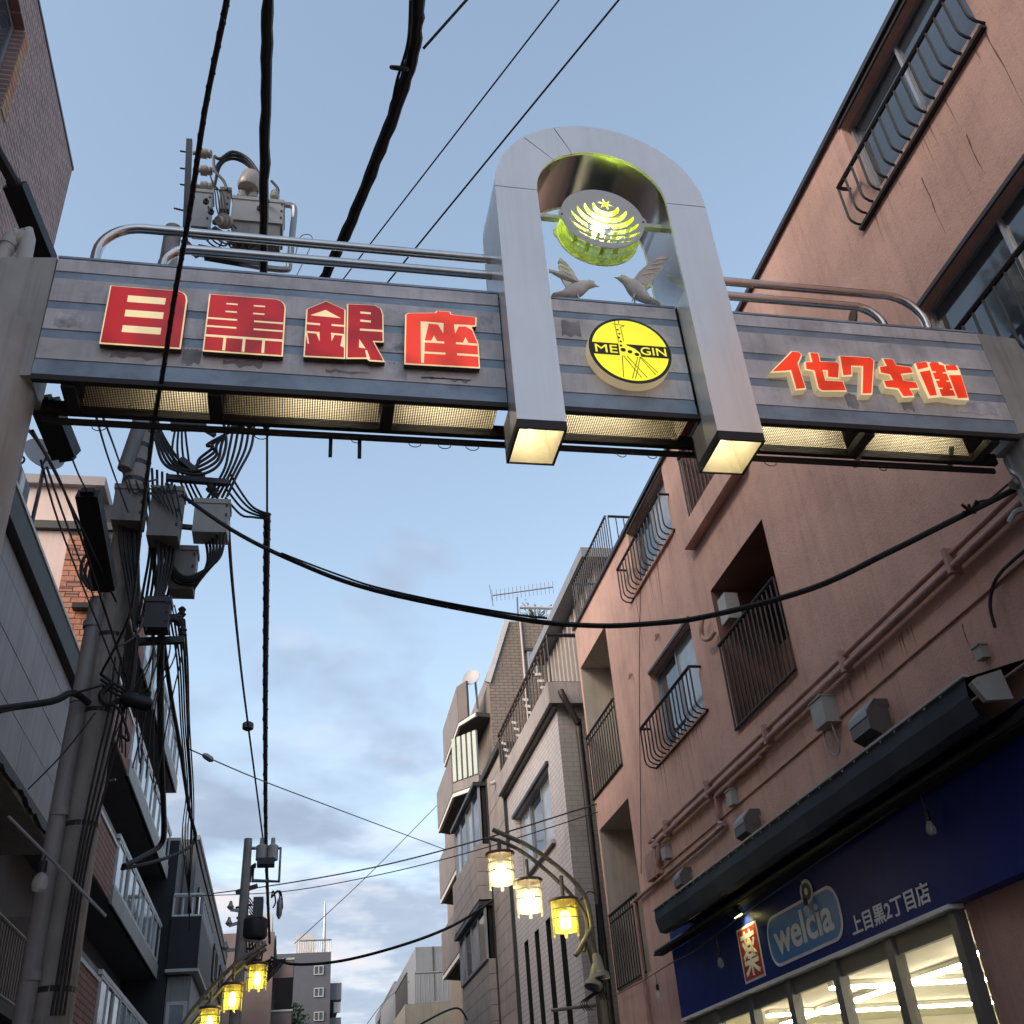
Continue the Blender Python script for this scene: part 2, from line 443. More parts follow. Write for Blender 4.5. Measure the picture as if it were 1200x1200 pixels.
# wall of rectangles round openings: F(u, w, d) gives a point, d measured into the building
def wall(mb, F, u0, u1, w0, w1, holes, depth=0.2, rev=None, backs=None):
    us = sorted({u0, u1, *[h[0] for h in holes], *[h[1] for h in holes]})
    ws = sorted({w0, w1, *[h[2] for h in holes], *[h[3] for h in holes]})
    for i in range(len(us) - 1):
        for j in range(len(ws) - 1):
            cu, cw = (us[i] + us[i+1]) / 2, (ws[j] + ws[j+1]) / 2
            if any(h[0] < cu < h[1] and h[2] < cw < h[3] for h in holes): continue
            mb.quad(F(us[i], ws[j], 0), F(us[i+1], ws[j], 0), F(us[i+1], ws[j+1], 0), F(us[i], ws[j+1], 0))
    r = rev or mb
    for h in holes:
        dp = h[4] if len(h) > 4 else depth
        a, b, c, d = (h[0], h[2]), (h[1], h[2]), (h[1], h[3]), (h[0], h[3])
        for p, q in ((a, b), (b, c), (c, d), (d, a)):
            r.quad(F(*p, 0), F(*q, 0), F(*q, dp), F(*p, dp))
        if backs is not None: backs.quad(F(*a, dp), F(*b, dp), F(*c, dp), F(*d, dp))
def FX(x, s): return lambda u, w, d: V((x + s * d, u, w))      # facade along the street, s = direction into the building
def FY(y): return lambda u, w, d: V((u, y + d, w))             # facade facing the camera
def fbox(mb, F, u0, u1, w0, w1, d0, d1):
    return mb.add([F(u0,w0,d0),F(u1,w0,d0),F(u1,w1,d0),F(u0,w1,d0),F(u0,w0,d1),F(u1,w0,d1),F(u1,w1,d1),F(u0,w1,d1)],
                  [(0,1,2,3),(7,6,5,4),(1,0,4,5),(2,1,5,6),(3,2,6,7),(0,3,7,4)])
def window(parent, F, u0, u1, w0, w1, d, fr=None, gl=None, n=2, t=0.045, name='window'):
    fr = fr or ALU; gl = gl or PANE
    m = MB()
    fbox(m, F, u0, u1, w0, w0+t, d-0.03, d+0.03); fbox(m, F, u0, u1, w1-t, w1, d-0.03, d+0.03)
    fbox(m, F, u0, u0+t, w0+t, w1-t, d-0.03, d+0.03); fbox(m, F, u1-t, u1, w0+t, w1-t, d-0.03, d+0.03)
    for k in range(1, n):
        uc = u0 + (u1 - u0) * k / n; fbox(m, F, uc-t*0.5, uc+t*0.5, w0+t, w1-t, d-0.035, d+0.025)
    o = part(m, name, fr, parent)
    for k in range(n):
        a, b = u0 + (u1-u0)*k/n + t*0.5, u0 + (u1-u0)*(k+1)/n - t*0.5
        dd = d + (0.012 if k % 2 else -0.008)
        part(fbox(MB(), F, a, b, w0+t*0.8, w1-t*0.8, dd, dd+0.008), 'pane', gl if not isinstance(gl, (list, tuple)) else gl[k % len(gl)], o)
    return o
def railing(parent, F, u0, u1, w0, w1, d, n, r=0.011, mt=None, bulge=0.0, rails=2, name='railing', returns=0.0):
    mt = mt or IRON; m = MB()
    m.tube([F(u0, w1, d), F(u1, w1, d)], r*2.0, 6)
    db = d + bulge
    o = part(m, name, mt, parent)
    part(MB().tube([F(u0, w0, db), F(u1, w0, db)], r*1.6, 6), 'bottom_rail', mt, o)
    if rails == 3: part(MB().tube([F(u0, w1-0.12, d), F(u1, w1-0.12, d)], r*1.3, 6), 'middle_rail', mt, o)
    if returns:
        for u in (u0, u1): part(MB().tube([F(u, w1, d), F(u, w1, d+returns)], r*1.6, 6), 'rail_return', mt, o)
    h = w1 - w0
    base = F(u0, w0, d)
    if bulge: pts = [F(u0, w1, d), F(u0, w0+0.20*h, d), F(u0, w0+0.10*h, d+bulge*0.1), F(u0, w0+0.03*h, d+bulge*0.4), F(u0, w0, d+bulge)]
    else: pts = [F(u0, w1, d), F(u0, w0, d)]
    me = MB().tube(pts, r, 5).mesh('bar', mt, True, base)
    for k in range(n + 1):
        inst('bar', me, F(u0 + (u1-u0)*k/n, w0, d), o)
    return o
def text_polys(txt, size, mt, parent, origin, ex, ey, depth=0.004, bold=0.0, width=None, height=None, name='lettering', shear=0):
    cu = bpy.data.curves.new('t', 'FONT'); cu.body = txt; cu.size = size; cu.extrude = depth / 2; cu.offset = bold; cu.resolution_u = 4; cu.shear = shear
    ob = bpy.data.objects.new('t', cu); COL.objects.link(ob)
    dg = bpy.context.evaluated_depsgraph_get(); dg.update()
    me = bpy.data.meshes.new_from_object(ob.evaluated_get(dg))
    bpy.data.objects.remove(ob); me.name = name
    xs = [v.co.x for v in me.vertices]; ys = [v.co.y for v in me.vertices]
    sx = (width / (max(xs) - min(xs))) if width else 1; sy = (height / (max(ys) - min(ys))) if height else sx
    x0, y0 = min(xs), min(ys); ex, ey = V(ex), V(ey); nn = ex.cross(ey)
    for v in me.vertices:
        v.co = V(origin) + ex * ((v.co.x - x0) * sx) + ey * ((v.co.y - y0) * sy) + nn * (v.co.z + depth / 2) - ORG[parent.name]
    me.materials.clear(); me.materials.append(mt)
    o = bpy.data.objects.new(name, me); COL.objects.link(o); o.parent = parent; ORG[o.name] = ORG[parent.name]
    return o
# ------------------------------------------------------------------ setting: ground
def struct(mb, name, m): return solo(mb, name, m, None, None, kind='structure')
struct(MB().quad((-400, -60, 0), (400, -60, 0), (400, 900, 0), (-400, 900, 0)), 'ground', ASPH)
struct(MB().quad((-2.6, -30, 0.004), (3.9, -30, 0.004), (3.9, 300, 0.004), (-2.6, 300, 0.004)), 'road', ASPH)
struct(B((3.9, -30, 0.004), (5.08, 90, 0.13)), 'pavement_right', PAVE)
struct(B((-3.98, -30, 0.004), (-2.6, 90, 0.13)), 'pavement_left', PAVE)

# ------------------------------------------------------------------ gate over the street
GY = 4.6
gate = thing('street_gate', 'weathered grey shopping street gate with silver arch and lit red lettering', 'street gate', (1.6, 4.74, 0))
ZB, ZT = 5.39, 6.28
secs = [(-1.505, 1.108), (1.4, 2.288), (2.59, 4.5)]
part(B((-1.52, 4.622, 5.60), (4.51, 4.86, ZT - 0.02)), 'beam_core', GATED, gate)
for i, (a, b) in enumerate(secs):
    part(B((a, 4.605, ZB), (b, 4.621, ZT)), 'groove_board', GATEB, gate)
    for z0, z1 in ((6.165, 6.262), (5.93, 6.105), (5.715, 5.868), (5.50, 5.648)):
        part(B((a + 0.002, 4.6 - rnd.uniform(0, 0.002), z0), (b - 0.002, 4.6045, z1)), 'fascia_plank', GATEG, gate)
    part(B((a, 4.601, 5.39), (b, 4.6045, 5.46)), 'bottom_trim', GATEB, gate)
    part(B((a, 4.596, 6.268), (b, 4.88, 6.284)), 'cap_trim', GATEB, gate)
PATCH = mat('paint_patch', (0.66, 0.66, 0.68), 0.7, var=0.45, scale=9, dirt=0.45)
SMUDGE = mat('dark_smudge', (0.33, 0.32, 0.33), 0.8, var=0.4, scale=7)  # darker grey marks, between and just below the letters
for x0, x1, z0, z1, pm in ((0.41, 0.52, 5.50, 5.646, PATCH), (0.40, 0.50, 5.717, 5.80, PATCH), (-0.74, -0.64, 5.505, 5.64, SMUDGE), (-1.12, -0.83, 5.52, 5.585, SMUDGE), (-0.52, -0.3, 5.515, 5.58, SMUDGE), (0.05, 0.3, 5.51, 5.562, SMUDGE), (0.6, 0.9, 5.51, 5.55, SMUDGE), (1.5, 1.62, 5.94, 6.09, SMUDGE), (3.32, 3.40, 5.505, 5.64, SMUDGE), (3.72, 3.79, 5.51, 5.64, SMUDGE), (4.1, 4.4, 5.52, 5.64, PATCH), (0.98, 1.06, 5.94, 6.08, PATCH), (-1.45, -1.3, 5.72, 5.85, PATCH)):
    k = 9; top = [(x0 + (x1 - x0) * i / k, 4.5972, z1 - rnd.uniform(0, 0.02)) for i in range(k + 1)]; bot = [(x0 + (x1 - x0) * i / k + rnd.uniform(-.006, .006), 4.5972, z0 + rnd.uniform(0, 0.035)) for i in reversed(range(k + 1))]
    part(MB().prism(top + bot, (0, 0.0006, 0)), 'paint_patch', pm, gate)
# end panels
part(MB().prism([(-1.508, 4.605, 5.38), (-2.25, 4.605, 5.30), (-2.25, 4.605, 5.95), (-1.80, 4.605, 6.24), (-1.512, 4.605, 6.275)], (0, 0.3, 0)), 'end_panel', GATEO, gate)
part(MB().prism([(4.503, 4.603, 5.40), (4.503, 4.603, 6.27), (4.80, 4.603, 6.25), (4.90, 4.603, 5.42)], (0, 0.28, 0)), 'end_panel', GATEO, gate)
# soffit: frame, ribs, perforated panels, tubes inside
part(B((-1.5, 4.598, 5.352), (4.5, 4.632, 5.388)), 'soffit_front_rail', GATED, gate)
part(B((-1.5, 4.862, 5.34), (4.5, 4.90, 5.42)), 'soffit_back_rail', GATED, gate)
part(B((-1.5, 4.91, 5.30), (4.5, 4.93, 5.335)), 'soffit_lip', GATED, gate)
ribs = [-1.32, -0.55, 0.415, 3.44, 4.33]
for x in ribs:
    part(B((x - 0.035, 4.634, 5.335), (x + 0.035, 4.86, 5.598)), 'soffit_rib', GATED, gate)
spans = [(-1.285, -0.585), (-0.515, 0.38), (0.45, 1.06), (1.44, 2.24), (2.64, 3.405), (3.475, 4.295)]
for i, (a, b) in enumerate(spans):
    part(MB().quad((a, 4.634, 5.385), (b, 4.634, 5.385), (b, 4.861, 5.375), (a, 4.861, 5.375)), 'perforated_panel', PERF, gate)
    li = MB(); li.quad((a, 4.636, 5.59), (b, 4.636, 5.59), (b, 4.858, 5.59), (a, 4.858, 5.59)); li.quad((a, 4.637, 5.39), (b, 4.637, 5.39), (b, 4.637, 5.59), (a, 4.637, 5.59))
    li.quad((a, 4.858, 5.39), (b, 4.858, 5.39), (b, 4.858, 5.59), (a, 4.858, 5.59)); li.quad((a, 4.637, 5.39), (a, 4.858, 5.39), (a, 4.858, 5.59), (a, 4.637, 5.59)); li.quad((b, 4.637, 5.39), (b, 4.858, 5.39), (b, 4.858, 5.59), (b, 4.637, 5.59))
    part(li, 'lamp_tray', CREAMIN, gate)
    c = (a + b) / 2 + (0.22, 0.1, 0.0, -0.1, 0, 0)[i]; L_ = (0.12, 0.2, 0.2, 0.25, 0.3, 0.3)[i]
    part(MB().tube([(c - L_, 4.70, 5.565), (c + L_, 4.70, 5.565)], 0.011, 8), 'soffit_tube', GTUBE, gate)
part(MB().tube([(-1.45, 4.965, 5.345), (4.2, 4.965, 5.365)], 0.014, 8), 'conduit', STEEL, gate, True)
for x in [-1.2, -0.9, -0.3, 0.25, 0.6, 0.78, 0.95, 1.9, 2.1, 2.9, 3.7]:
    part(MB().tube(arc((x, 4.965, 5.33), 0.024 + rnd.uniform(0, 0.02), 0, 360, 10, (1, 0, 0), (0, 0.3, 1)), 0.003, 5), 'wire_tie', RUBBER, gate)
for x in (0.1, 0.27):
    part(B((x - 0.011, 4.955, 5.2), (x + 0.011, 4.975, 5.34)), 'hanging_bracket', GATED, gate)
part(MB().bar((3.47, 4.72, 5.38), (3.5, 4.97, 5.33), 0.03, 0.02), 'strut', GATEO, gate)
part(MB().bar((4.14, 4.80, 5.42), (4.2, 4.97, 5.34), 0.03, 0.02), 'strut', GATEO, gate)
# columns
part(MB().lathe((-1.79, 4.76, 0), (0, 0, 1), [(0, 0.34), (0.4, 0.34), (0.42, 0.275), (5.75, 0.275)], 28), 'column', GATEO, gate, True)
part(MB().lathe((4.78, 4.76, 0), (0, 0, 1), [(0, 0.3), (0.4, 0.3), (0.42, 0.235), (5.6, 0.235)], 28), 'column', GATEO, gate, True)
# arch
AC, AZ, RO, RI, YF, YBK = 1.848, 7.08, 0.738, 0.452, 4.42, 4.92
ex, ez = (1, 0, 0), (0, 0, 1)
def ring(a0, a1, n, y0, y1):
    o = arc((AC, y0, AZ), RO, a0, a1, n, ex, ez); i = arc((AC, y0, AZ), RI, a1, a0, n, ex, ez)
    return MB().prism(o + i, (0, y1 - y0, 0))
g_ = 0.35
for a0, a1 in ((180, 133), (133, 112), (112, 0)):
    part(ring(a0 - g_, a1 + g_, max(4, int(abs(a1 - a0) / 5)), YF, YF + 0.02), 'arch_panel', ARCHM, gate)
for a, b in ((1.110, 1.396), (2.300, 2.586)):
    part(B((a, YF, 5.13), (b, YF + 0.02, AZ - 0.004)), 'arch_panel', ARCHM, gate)
part(ring(180, 0, 30, YBK - 0.02, YBK), 'arch_back', ARCHM, gate)
for a, b in ((1.110, 1.396), (2.300, 2.586)):
    part(B((a, YBK - 0.02, 6.0), (b, YBK, AZ - 0.003)), 'arch_back', ARCHM, gate)
def shell(r, t, a0=180, a1=0, n=36):
    m = MB(); o = arc((AC, YF + 0.021, AZ), r, a0, a1, n, ex, ez); i = arc((AC, YF + 0.021, AZ), r - t, a1, a0, n, ex, ez)
    return m.prism(o + i, (0, YBK - YF - 0.042, 0))
part(shell(RO - 0.002, 0.012), 'arch_outer_skin', ARCHM, gate, True)
part(shell(RI + 0.014, 0.012), 'arch_inner_lining', MIRROR, gate, True)
for a, b, out in ((1.110, 1.396, 1), (2.300, 2.586, -1)):
    lo, hi = (a + 0.002, b - 0.002)
    part(B((lo, YF + 0.021, 6.288), (lo + 0.012, YBK - 0.021, AZ - 0.002)), 'arch_outer_skin' if out == 1 else 'arch_inner_lining', ARCHM if out == 1 else MIRROR, gate)
    part(B((hi - 0.012, YF + 0.021, 6.288), (hi, YBK - 0.021, AZ - 0.002)), 'arch_inner_lining' if out == 1 else 'arch_outer_skin', MIRROR if out == 1 else ARCHM, gate)
    # cheeks of the leg in front of the beam, down to the lamp box
    for x in (lo, hi - 0.012):
        part(B((x, YF + 0.021, 5.13), (x + 0.012, 4.597, 6.287)), 'leg_cheek', ARCHM, gate)
        part(B((x, 4.6, 5.13), (x + 0.012, 4.768, 5.345)), 'leg_cheek', GATEO, gate)
    # open lamp box at the foot of the leg
    z0, z1, y0, y1 = 5.07, 5.128, YF + 0.001, 4.77
    m = MB()
    m.box((a, y0, z0), (b, y0 + 0.014, z1)); m.box((a, y1 - 0.014, z0), (b, y1, z1 + 0.2))
    m.box((a, y0 + 0.0145, z0), (a + 0.014, y1 - 0.0145, z1)); m.box((b - 0.014, y0 + 0.0145, z0), (b, y1 - 0.0145, z1))
    lb = part(m, 'lamp_box', GATED, gate)
    m = MB(); i0, i1, j0, j1 = a + 0.0145, b - 0.0145, y0 + 0.015, y1 - 0.015
    zt = 5.33
    m.quad((i0, j0, z0 + 0.004), (i0, j1, z0 + 0.004), (i0 + 0.03, j1 - 0.02, zt), (i0 + 0.03, j0 + 0.02, zt))
    m.quad((i1, j0, z0 + 0.004), (i1, j1, z0 + 0.004), (i1 - 0.03, j1 - 0.02, zt), (i1 - 0.03, j0 + 0.02, zt))
    m.quad((i0, j0, z0 + 0.004), (i1, j0, z0 + 0.004), (i1 - 0.03, j0 + 0.02, zt), (i0 + 0.03, j0 + 0.02, zt))
    m.quad((i0, j1, z0 + 0.004), (i1, j1, z0 + 0.004), (i1 - 0.03, j1 - 0.02, zt), (i0 + 0.03, j1 - 0.02, zt))
    m.quad((i0 + 0.03, j0 + 0.02, zt), (i1 - 0.03, j0 + 0.02, zt), (i1 - 0.03, j1 - 0.02, zt), (i0 + 0.03, j1 - 0.02, zt))
    part(m, 'reflector', CREAMIN, lb)
    cx_ = (a + b) / 2
    part(MB().lathe((cx_ - 0.02, 4.58, 5.20), (0, 0, 1), [(0, 0.02), (0.015, 0.045), (0.06, 0.05), (0.11, 0.03), (0.125, 0.02)], 14), 'bulb', BOXLAMP, lb, True)
# stainless rails either side of the arch
def rail(x0, x1, z, rc, down):
    y = 4.75
    s = 1 if down < 0 else -1
    xe = x0
    pts = [(xe, y, ZT - 0.02), (xe, y, z - rc)]
    for k in range(1, 9):
        a = math.radians(90 * k / 8); pts.append((xe + s * rc * (1 - math.cos(a)), y, z - rc + rc * math.sin(a)))
    pts.append((x1, y, z))
    return MB().tube(pts, 0.031, 14)
part(rail(-1.345, 1.112, 6.735, 0.25, -1), 'rail', CHROME, gate, True)
part(rail(-0.955, 1.112, 6.585, 0.16, -1), 'rail', CHROME, gate, True)
part(rail(4.262, 2.584, 6.725, 0.25, 1), 'rail', CHROME, gate, True)
part(rail(3.915, 2.584, 6.585, 0.18, 1), 'rail', CHROME, gate, True)

# --- lettering: shapes drawn on the fascia plane
LY = 4.545
def crop(ox, oy, s): return lambda x, y, Y=LY: at(ox + x / s, oy + y / s, Y=Y)
BRONZE = mat('dark_letter_side', (0.05, 0.035, 0.03), 0.5, 0.3)
def char(name, outlines, faces, inlays, red, side=BRONZE, deep=0.036):
    # outlines: cream boxes; faces: red plates; inlays: cream strips standing on the red
    root = None
    for pl in outlines:
        o = part(MB().prism([(p.x, LY + 0.0045, p.z) for p in pl], (0, deep, 0)), name, side, gate)
        root = root or o
        part(MB().prism([(p.x, LY, p.z) for p in pl], (0, 0.004, 0)), 'cream_rim', CREAML, root)
    for pl in faces:
        part(MB().prism([(p.x, LY - 0.006, p.z) for p in pl], (0, 0.0055, 0)), 'red_face', red, root)
    for pl in inlays:
        part(MB().prism([(p.x, LY - 0.0085, p.z) for p in pl], (0, 0.0022, 0)), 'cream_inlay', CREAML, root)
def grow(pl, d):
    cx_ = sum(p.x for p in pl) / len(pl); cz_ = sum(p.z for p in pl) / len(pl); n = len(pl)
    area = sum(pl[i].x * pl[(i+1) % n].z - pl[(i+1) % n].x * pl[i].z for i in range(n)); sg = 1 if area > 0 else -1
    out = []
    for i in range(n):
        a, b, c = pl[i-1], pl[i], pl[(i+1) % n]
        e1 = V((b.x-a.x, b.z-a.z)).normalized(); e2 = V((c.x-b.x, c.z-b.z)).normalized()
        n1 = V((e1.y, -e1.x)) * sg; n2 = V((e2.y, -e2.x)) * sg; h = n1 + n2
        if h.length < 0.3: h = n1
        h.normalize(); k = d / max(0.45, h.dot(n1))
        out.append(V((b.x + h.x * k, 0, b.z + h.y * k)))
    return out
def P2(x, z): return V((x, 0, z))
# first: a square with three bars
def nrm(x0, x1, z0, z1): return lambda a, b: P2(x0 + (x1 - x0) * a, z0 + (z1 - z0) * b)
def rc(n, a0, a1, b0, b1): return [n(a0, b0), n(a1, b0), n(a1, b1), n(a0, b1)]
def rsq(n): return [n(0, 0), n(1, 0), n(1, 0.85), n(0.985, 0.92), n(0.95, 0.97), n(0.88, 1.0), n(0, 1)]
n = nrm(-1.17, -0.755, 5.592, 6.018); o = rsq(n)
char('letter', [grow(o, 0.008)], [o], [rc(n, 0.24, 0.735, b, b + 0.115) for b in (0.73, 0.468, 0.19)], REDL)
n = nrm(-0.622, -0.198, 5.588, 6.012); o = rsq(n)
t_ = 0.018
inl = [rc(n, a, a + 0.15, b, b + t_ * 1.2) for a in (0.222, 0.588) for b in (0.69, 0.835)]
inl += [rc(n, a, a + 0.385, b, b + t_ * 1.5) for a in (0.0, 0.61) for b in (0.40, 0.545)]
inl += [rc(n, 0, 1, 0.225, 0.262)] + [rc(n, a - 0.018, a + 0.018, 0.0, 0.222) for a in (0.25, 0.5, 0.755)]
char('letter', [grow(o, 0.008)], [o], inl, REDL)
c2 = crop(340, 320, 4.2857)
def pl(c, *xy): return [c(*p) for p in xy]
o1 = pl(c2, (180,146), (272,187), (270,424), (74,414), (88,184))
o2 = pl(c2, (292,160), (425,166), (452,182), (462,210), (464,342), (412,340), (466,440), (402,436), (386,424), (288,424))
def ln(c, x0, y0, x1, y1, w): return pl(c, (x0, y0 - w/2), (x1, y1 - w/2), (x1, y1 + w/2), (x0, y0 + w/2))
inl = [pl(c2, (178,190), (252,230), (104,216)), ln(c2, 80,256,150,262,8), ln(c2, 208,265,273,270,8), ln(c2, 78,299,147,305,8), ln(c2, 205,309,271,315,8),
       pl(c2, (78,306), (86,306), (95,358), (88,358)), pl(c2, (132,309), (148,309), (148,346)), pl(c2, (206,316), (222,317), (208,346)), pl(c2, (262,320), (271,320), (271,378), (252,370)),
       ln(c2, 352,202,405,207,9), ln(c2, 352,243,405,248,9), ln(c2, 350,288,463,295,9),
       pl(c2, (347,336), (378,382), (345,378)), pl(c2, (376,392), (386,392), (402,436), (386,436))]
char('letter', [grow(o1, 0.008), grow(o2, 0.008)], [o1, o2], inl, REDL)
o = pl(c2, (584,212), (596,205), (733,204), (738,194), (800,198), (803,211), (930,226), (929,262), (903,264), (940,356), (947,472), (580,452))
inl = [pl(c2, (655,247), (697,250), (676,338), (671,455), (657,455)), pl(c2, (697,250), (770,256), (768,306), (742,262), (698,258)), pl(c2, (822,262), (905,266), (916,292), (880,272), (845,272), (828,308)),
       ln(c2, 672,347,773,353,9), ln(c2, 832,356,938,364,9), ln(c2, 672,403,779,409,9), ln(c2, 838,412,944,419,9),
       pl(c2, (722,318), (736,345), (708,344)), pl(c2, (880,326), (894,354), (868,352))]
char('letter', [grow(o, 0.008)], [o], inl, REDO)
c4_ = crop(880, 370, 3.75)
def kata(pts, inlays=(), faces=None):
    o = pl(c4_, *pts)
    char('letter', [grow(o, 0.009)], [o] if faces is None else faces, inlays, REDO, CREAMS, 0.062)
kata([(180,160), (210,163), (219,176), (203,212), (237,318), (200,322), (176,238), (150,242), (95,245)])
kata([(260,166), (293,168), (302,205), (374,207), (385,217), (382,272), (338,268), (338,240), (312,238), (325,287), (402,292), (415,328), (312,328), (298,317), (279,240), (243,234), (240,207), (271,206)])
kata([(392,180), (522,187), (537,198), (528,341), (490,342), (493,221), (438,219), (440,260), (406,262)])
kata([(582,192), (620,194), (637,221), (698,229), (709,250), (655,256), (668,287), (722,295), (733,318), (692,320), (712,352), (670,354), (648,319), (595,313), (585,288), (625,285), (612,258), (571,250), (566,227), (598,223)])
bo = pl(c4_, (720,212), (768,202), (784,207), (832,205), (850,217), (905,220), (916,240), (922,262), (956,368), (905,366), (838,354), (782,360), (735,262))
c5 = crop(1040, 380, 7.5)
fc = [pl(c5, (248,347), (336,332), (354,378), (268,400)), pl(c5, (284,424), (370,408), (430,624), (372,630)),
      pl(c5, (366,350), (384,337), (440,340), (452,360), (490,366), (508,418), (592,630), (478,632)),
      pl(c5, (508,366), (590,362), (618,404), (520,406)), pl(c5, (540,452), (642,452), (702,648), (618,650))]
tk = [ln(c5, x0, y, x0 + 36, y, 9) for x0, y in ((384,426), (414,496), (444,570))] + [ln(c5, x0, y, x0 + 34, y, 9) for x0, y in ((482,434), (514,506), (546,578))]
char('letter', [grow(bo, 0.004)], fc, tk, REDO, CREAMS, 0.062)
# round emblem: giraffe on yellow
EC = V((1.897, 0, 5.803)); ER = 0.268
def disc(y, r0, d, n=48): return MB().lathe((EC.x, y, EC.z), (0, 1, 0), [(0, r0), (d, r0)], n)
em = part(disc(4.53, ER, 0.065), 'emblem', CREAMS, gate, True)
part(disc(4.526, ER - 0.003, 0.003), 'emblem_rim', BLACKP, em, True)
def seg(z0, z1, y, r):
    a0, a1 = math.asin(max(-1, min(1, z0 / r))), math.asin(max(-1, min(1, z1 / r))); k = 24
    rt = [V((EC.x + r * math.cos(a0 + (a1-a0)*i/k), y, EC.z + r * math.sin(a0 + (a1-a0)*i/k))) for i in range(k+1)]
    lf = [V((EC.x - r * math.cos(a1 + (a0-a1)*i/k), y, EC.z + r * math.sin(a1 + (a0-a1)*i/k))) for i in range(k+1)]
    return MB().prism(rt + lf, (0, 0.002, 0))
part(seg(0.048, 0.2445, 4.5235, 0.2445), 'yellow_field', YELL, em)
part(seg(-0.2445, -0.05, 4.5235, 0.2445), 'yellow_field', YELL, em)
ey_ = (0, 0, 1); ex_ = (1, 0, 0)
text_polys('ME', 0.1, YELL, em, (EC.x - 0.226, 4.5255, EC.z - 0.031), ex_, ey_, 0.003, 0.0, width=0.142, height=0.062)
text_polys('GIN', 0.1, YELL, em, (EC.x + 0.066, 4.5255, EC.z - 0.031), ex_, ey_, 0.003, 0.0, width=0.165, height=0.062)
def flat(pts, y, d, name, m): part(MB().prism([(EC.x + a, y, EC.z + b) for a, b in pts], (0, d, 0)), name, m, em)
flat([(-0.085,0.205), (-0.06,0.225), (-0.035,0.215), (-0.012,0.2), (-0.015,0.185), (-0.045,0.182), (-0.04,0.09), (-0.02,0.035), (0.03,0.012), (0.058,-0.02), (0.062,-0.052), (-0.075,-0.052), (-0.072,0.05), (-0.068,0.18)], 4.5222, 0.001, 'giraffe', YELL)
for (a, b), w in (((-0.062,0.16),0.008), ((-0.055,0.128),0.008), ((-0.062,0.096),0.009), ((-0.054,0.064),0.009), ((-0.048,-0.004),0.018), ((-0.006,-0.016),0.016), ((0.036,-0.034),0.016), ((-0.058,0.03),0.01)):
    flat([(a + w * math.cos(t), b + w * 0.9 * math.sin(t)) for t in [k * math.pi / 4 for k in range(8)]], 4.5212, 0.0008, 'giraffe_spot', BLACKP)
for x0, z0, x1, z1 in ((-0.075,0.205,-0.068,0.05), (-0.04,0.18,-0.035,0.07), (-0.012,0.2,-0.045,0.182), (-0.09,0.208,-0.012,0.2), (-0.06,-0.052,-0.075,-0.225), (-0.052,-0.052,0.04,-0.22), (-0.03,-0.052,0.075,-0.215), (0.04,-0.052,-0.02,-0.23), (0.055,-0.052,0.0,-0.23), (0.058,-0.052,0.15,-0.17), (0.05,-0.052,0.135,-0.19), (-0.072,0.208,-0.074,0.238), (-0.05,0.212,-0.046,0.24)):
    d = V((x1 - x0, z1 - z0)).normalized(); px, pz = -d.y * 0.0022, d.x * 0.0022
    flat([(x0+px, z0+pz), (x1+px, z1+pz), (x1-px, z1-pz), (x0-px, z0-pz)], 4.5214, 0.0006, 'giraffe_line', BLACKP)

# --- drum lamp hung in the arch
dl = thing('hanging_drum_lamp', 'round white slotted drum lamp glowing lime inside the silver arch', 'lamp', (1.862, 4.6, 6.66))
DC = V((1.855, 0, 6.955)); DR = 0.29
def plate2d(y, d):
    cu = bpy.data.curves.new('p', 'CURVE'); cu.dimensions = '2D'; cu.fill_mode = 'BOTH'; cu.extrude = d / 2
    def spl(pts):
        s = cu.splines.new('POLY'); s.points.add(len(pts) - 1); s.use_cyclic_u = True
        for q, (a, b) in zip(s.points, pts): q.co = (a, b, 0, 1)
    out = []
    for k in range(72):
        a = 2 * math.pi * k / 72; r = DR
        if abs(((math.degrees(a) + 180) % 360) - 180) < 9 or abs(math.degrees(a) - 180) < 9: r = DR + 0.018
        out.append((r * math.cos(a), r * 0.98 * math.sin(a)))
    spl(out)
    # waves: crescents opening upward round the flower
    fx, fz = 0.035, 0.13
    for r0, r1, aa in ((0.085, 0.046, 96), (0.145, 0.05, 86), (0.205, 0.052, 76), (0.262, 0.046, 66), (0.312, 0.036, 54), (0.352, 0.022, 36)):
        k = 14; o_, i_ = [], []
        for j in range(k + 1):
            t = -1 + 2 * j / k; a = math.radians(270 - 8 + t * aa)
            w = r1 * (1 - t * t) ** 0.6 + 0.001
            o_.append((fx + (r0 + w * 0.5) * math.cos(a), fz + (r0 + w * 0.5) * math.sin(a))); i_.append((fx + (r0 - w * 0.5) * math.cos(a), fz + (r0 - w * 0.5) * math.sin(a)))
        ok = [(x, z) for x, z in o_ + i_[::-1]]
        if all(math.hypot(x, z) < DR - 0.012 for x, z in ok): spl(ok)
        else:
            q = [(x * min(1, (DR - 0.012) / max(1e-6, math.hypot(x, z))), z * min(1, (DR - 0.012) / max(1e-6, math.hypot(x, z)))) for x, z in ok]; spl(q)
    st = []
    for k in range(12):
        a = 2 * math.pi * k / 12 + 0.26; r = 0.058 if k % 2 else 0.017
        st.append((fx + r * math.cos(a), fz + 0.015 + r * math.sin(a)))
    spl(st)
    ob = bpy.data.objects.new('p', cu); COL.objects.link(ob)
    dg = bpy.context.evaluated_depsgraph_get(); dg.update()
    me = bpy.data.meshes.new_from_object(ob.evaluated_get(dg)); bpy.data.objects.remove(ob)
    mb = MB(); mb.v = [V((DC.x + v.co.x, y + v.co.z, DC.z + v.co.y)) for v in me.vertices]; mb.f = [tuple(p.vertices) for p in me.polygons]
    bpy.data.meshes.remove(me)
    return mb
part(plate2d(4.50, 0.006), 'front_plate', PLATE, dl)
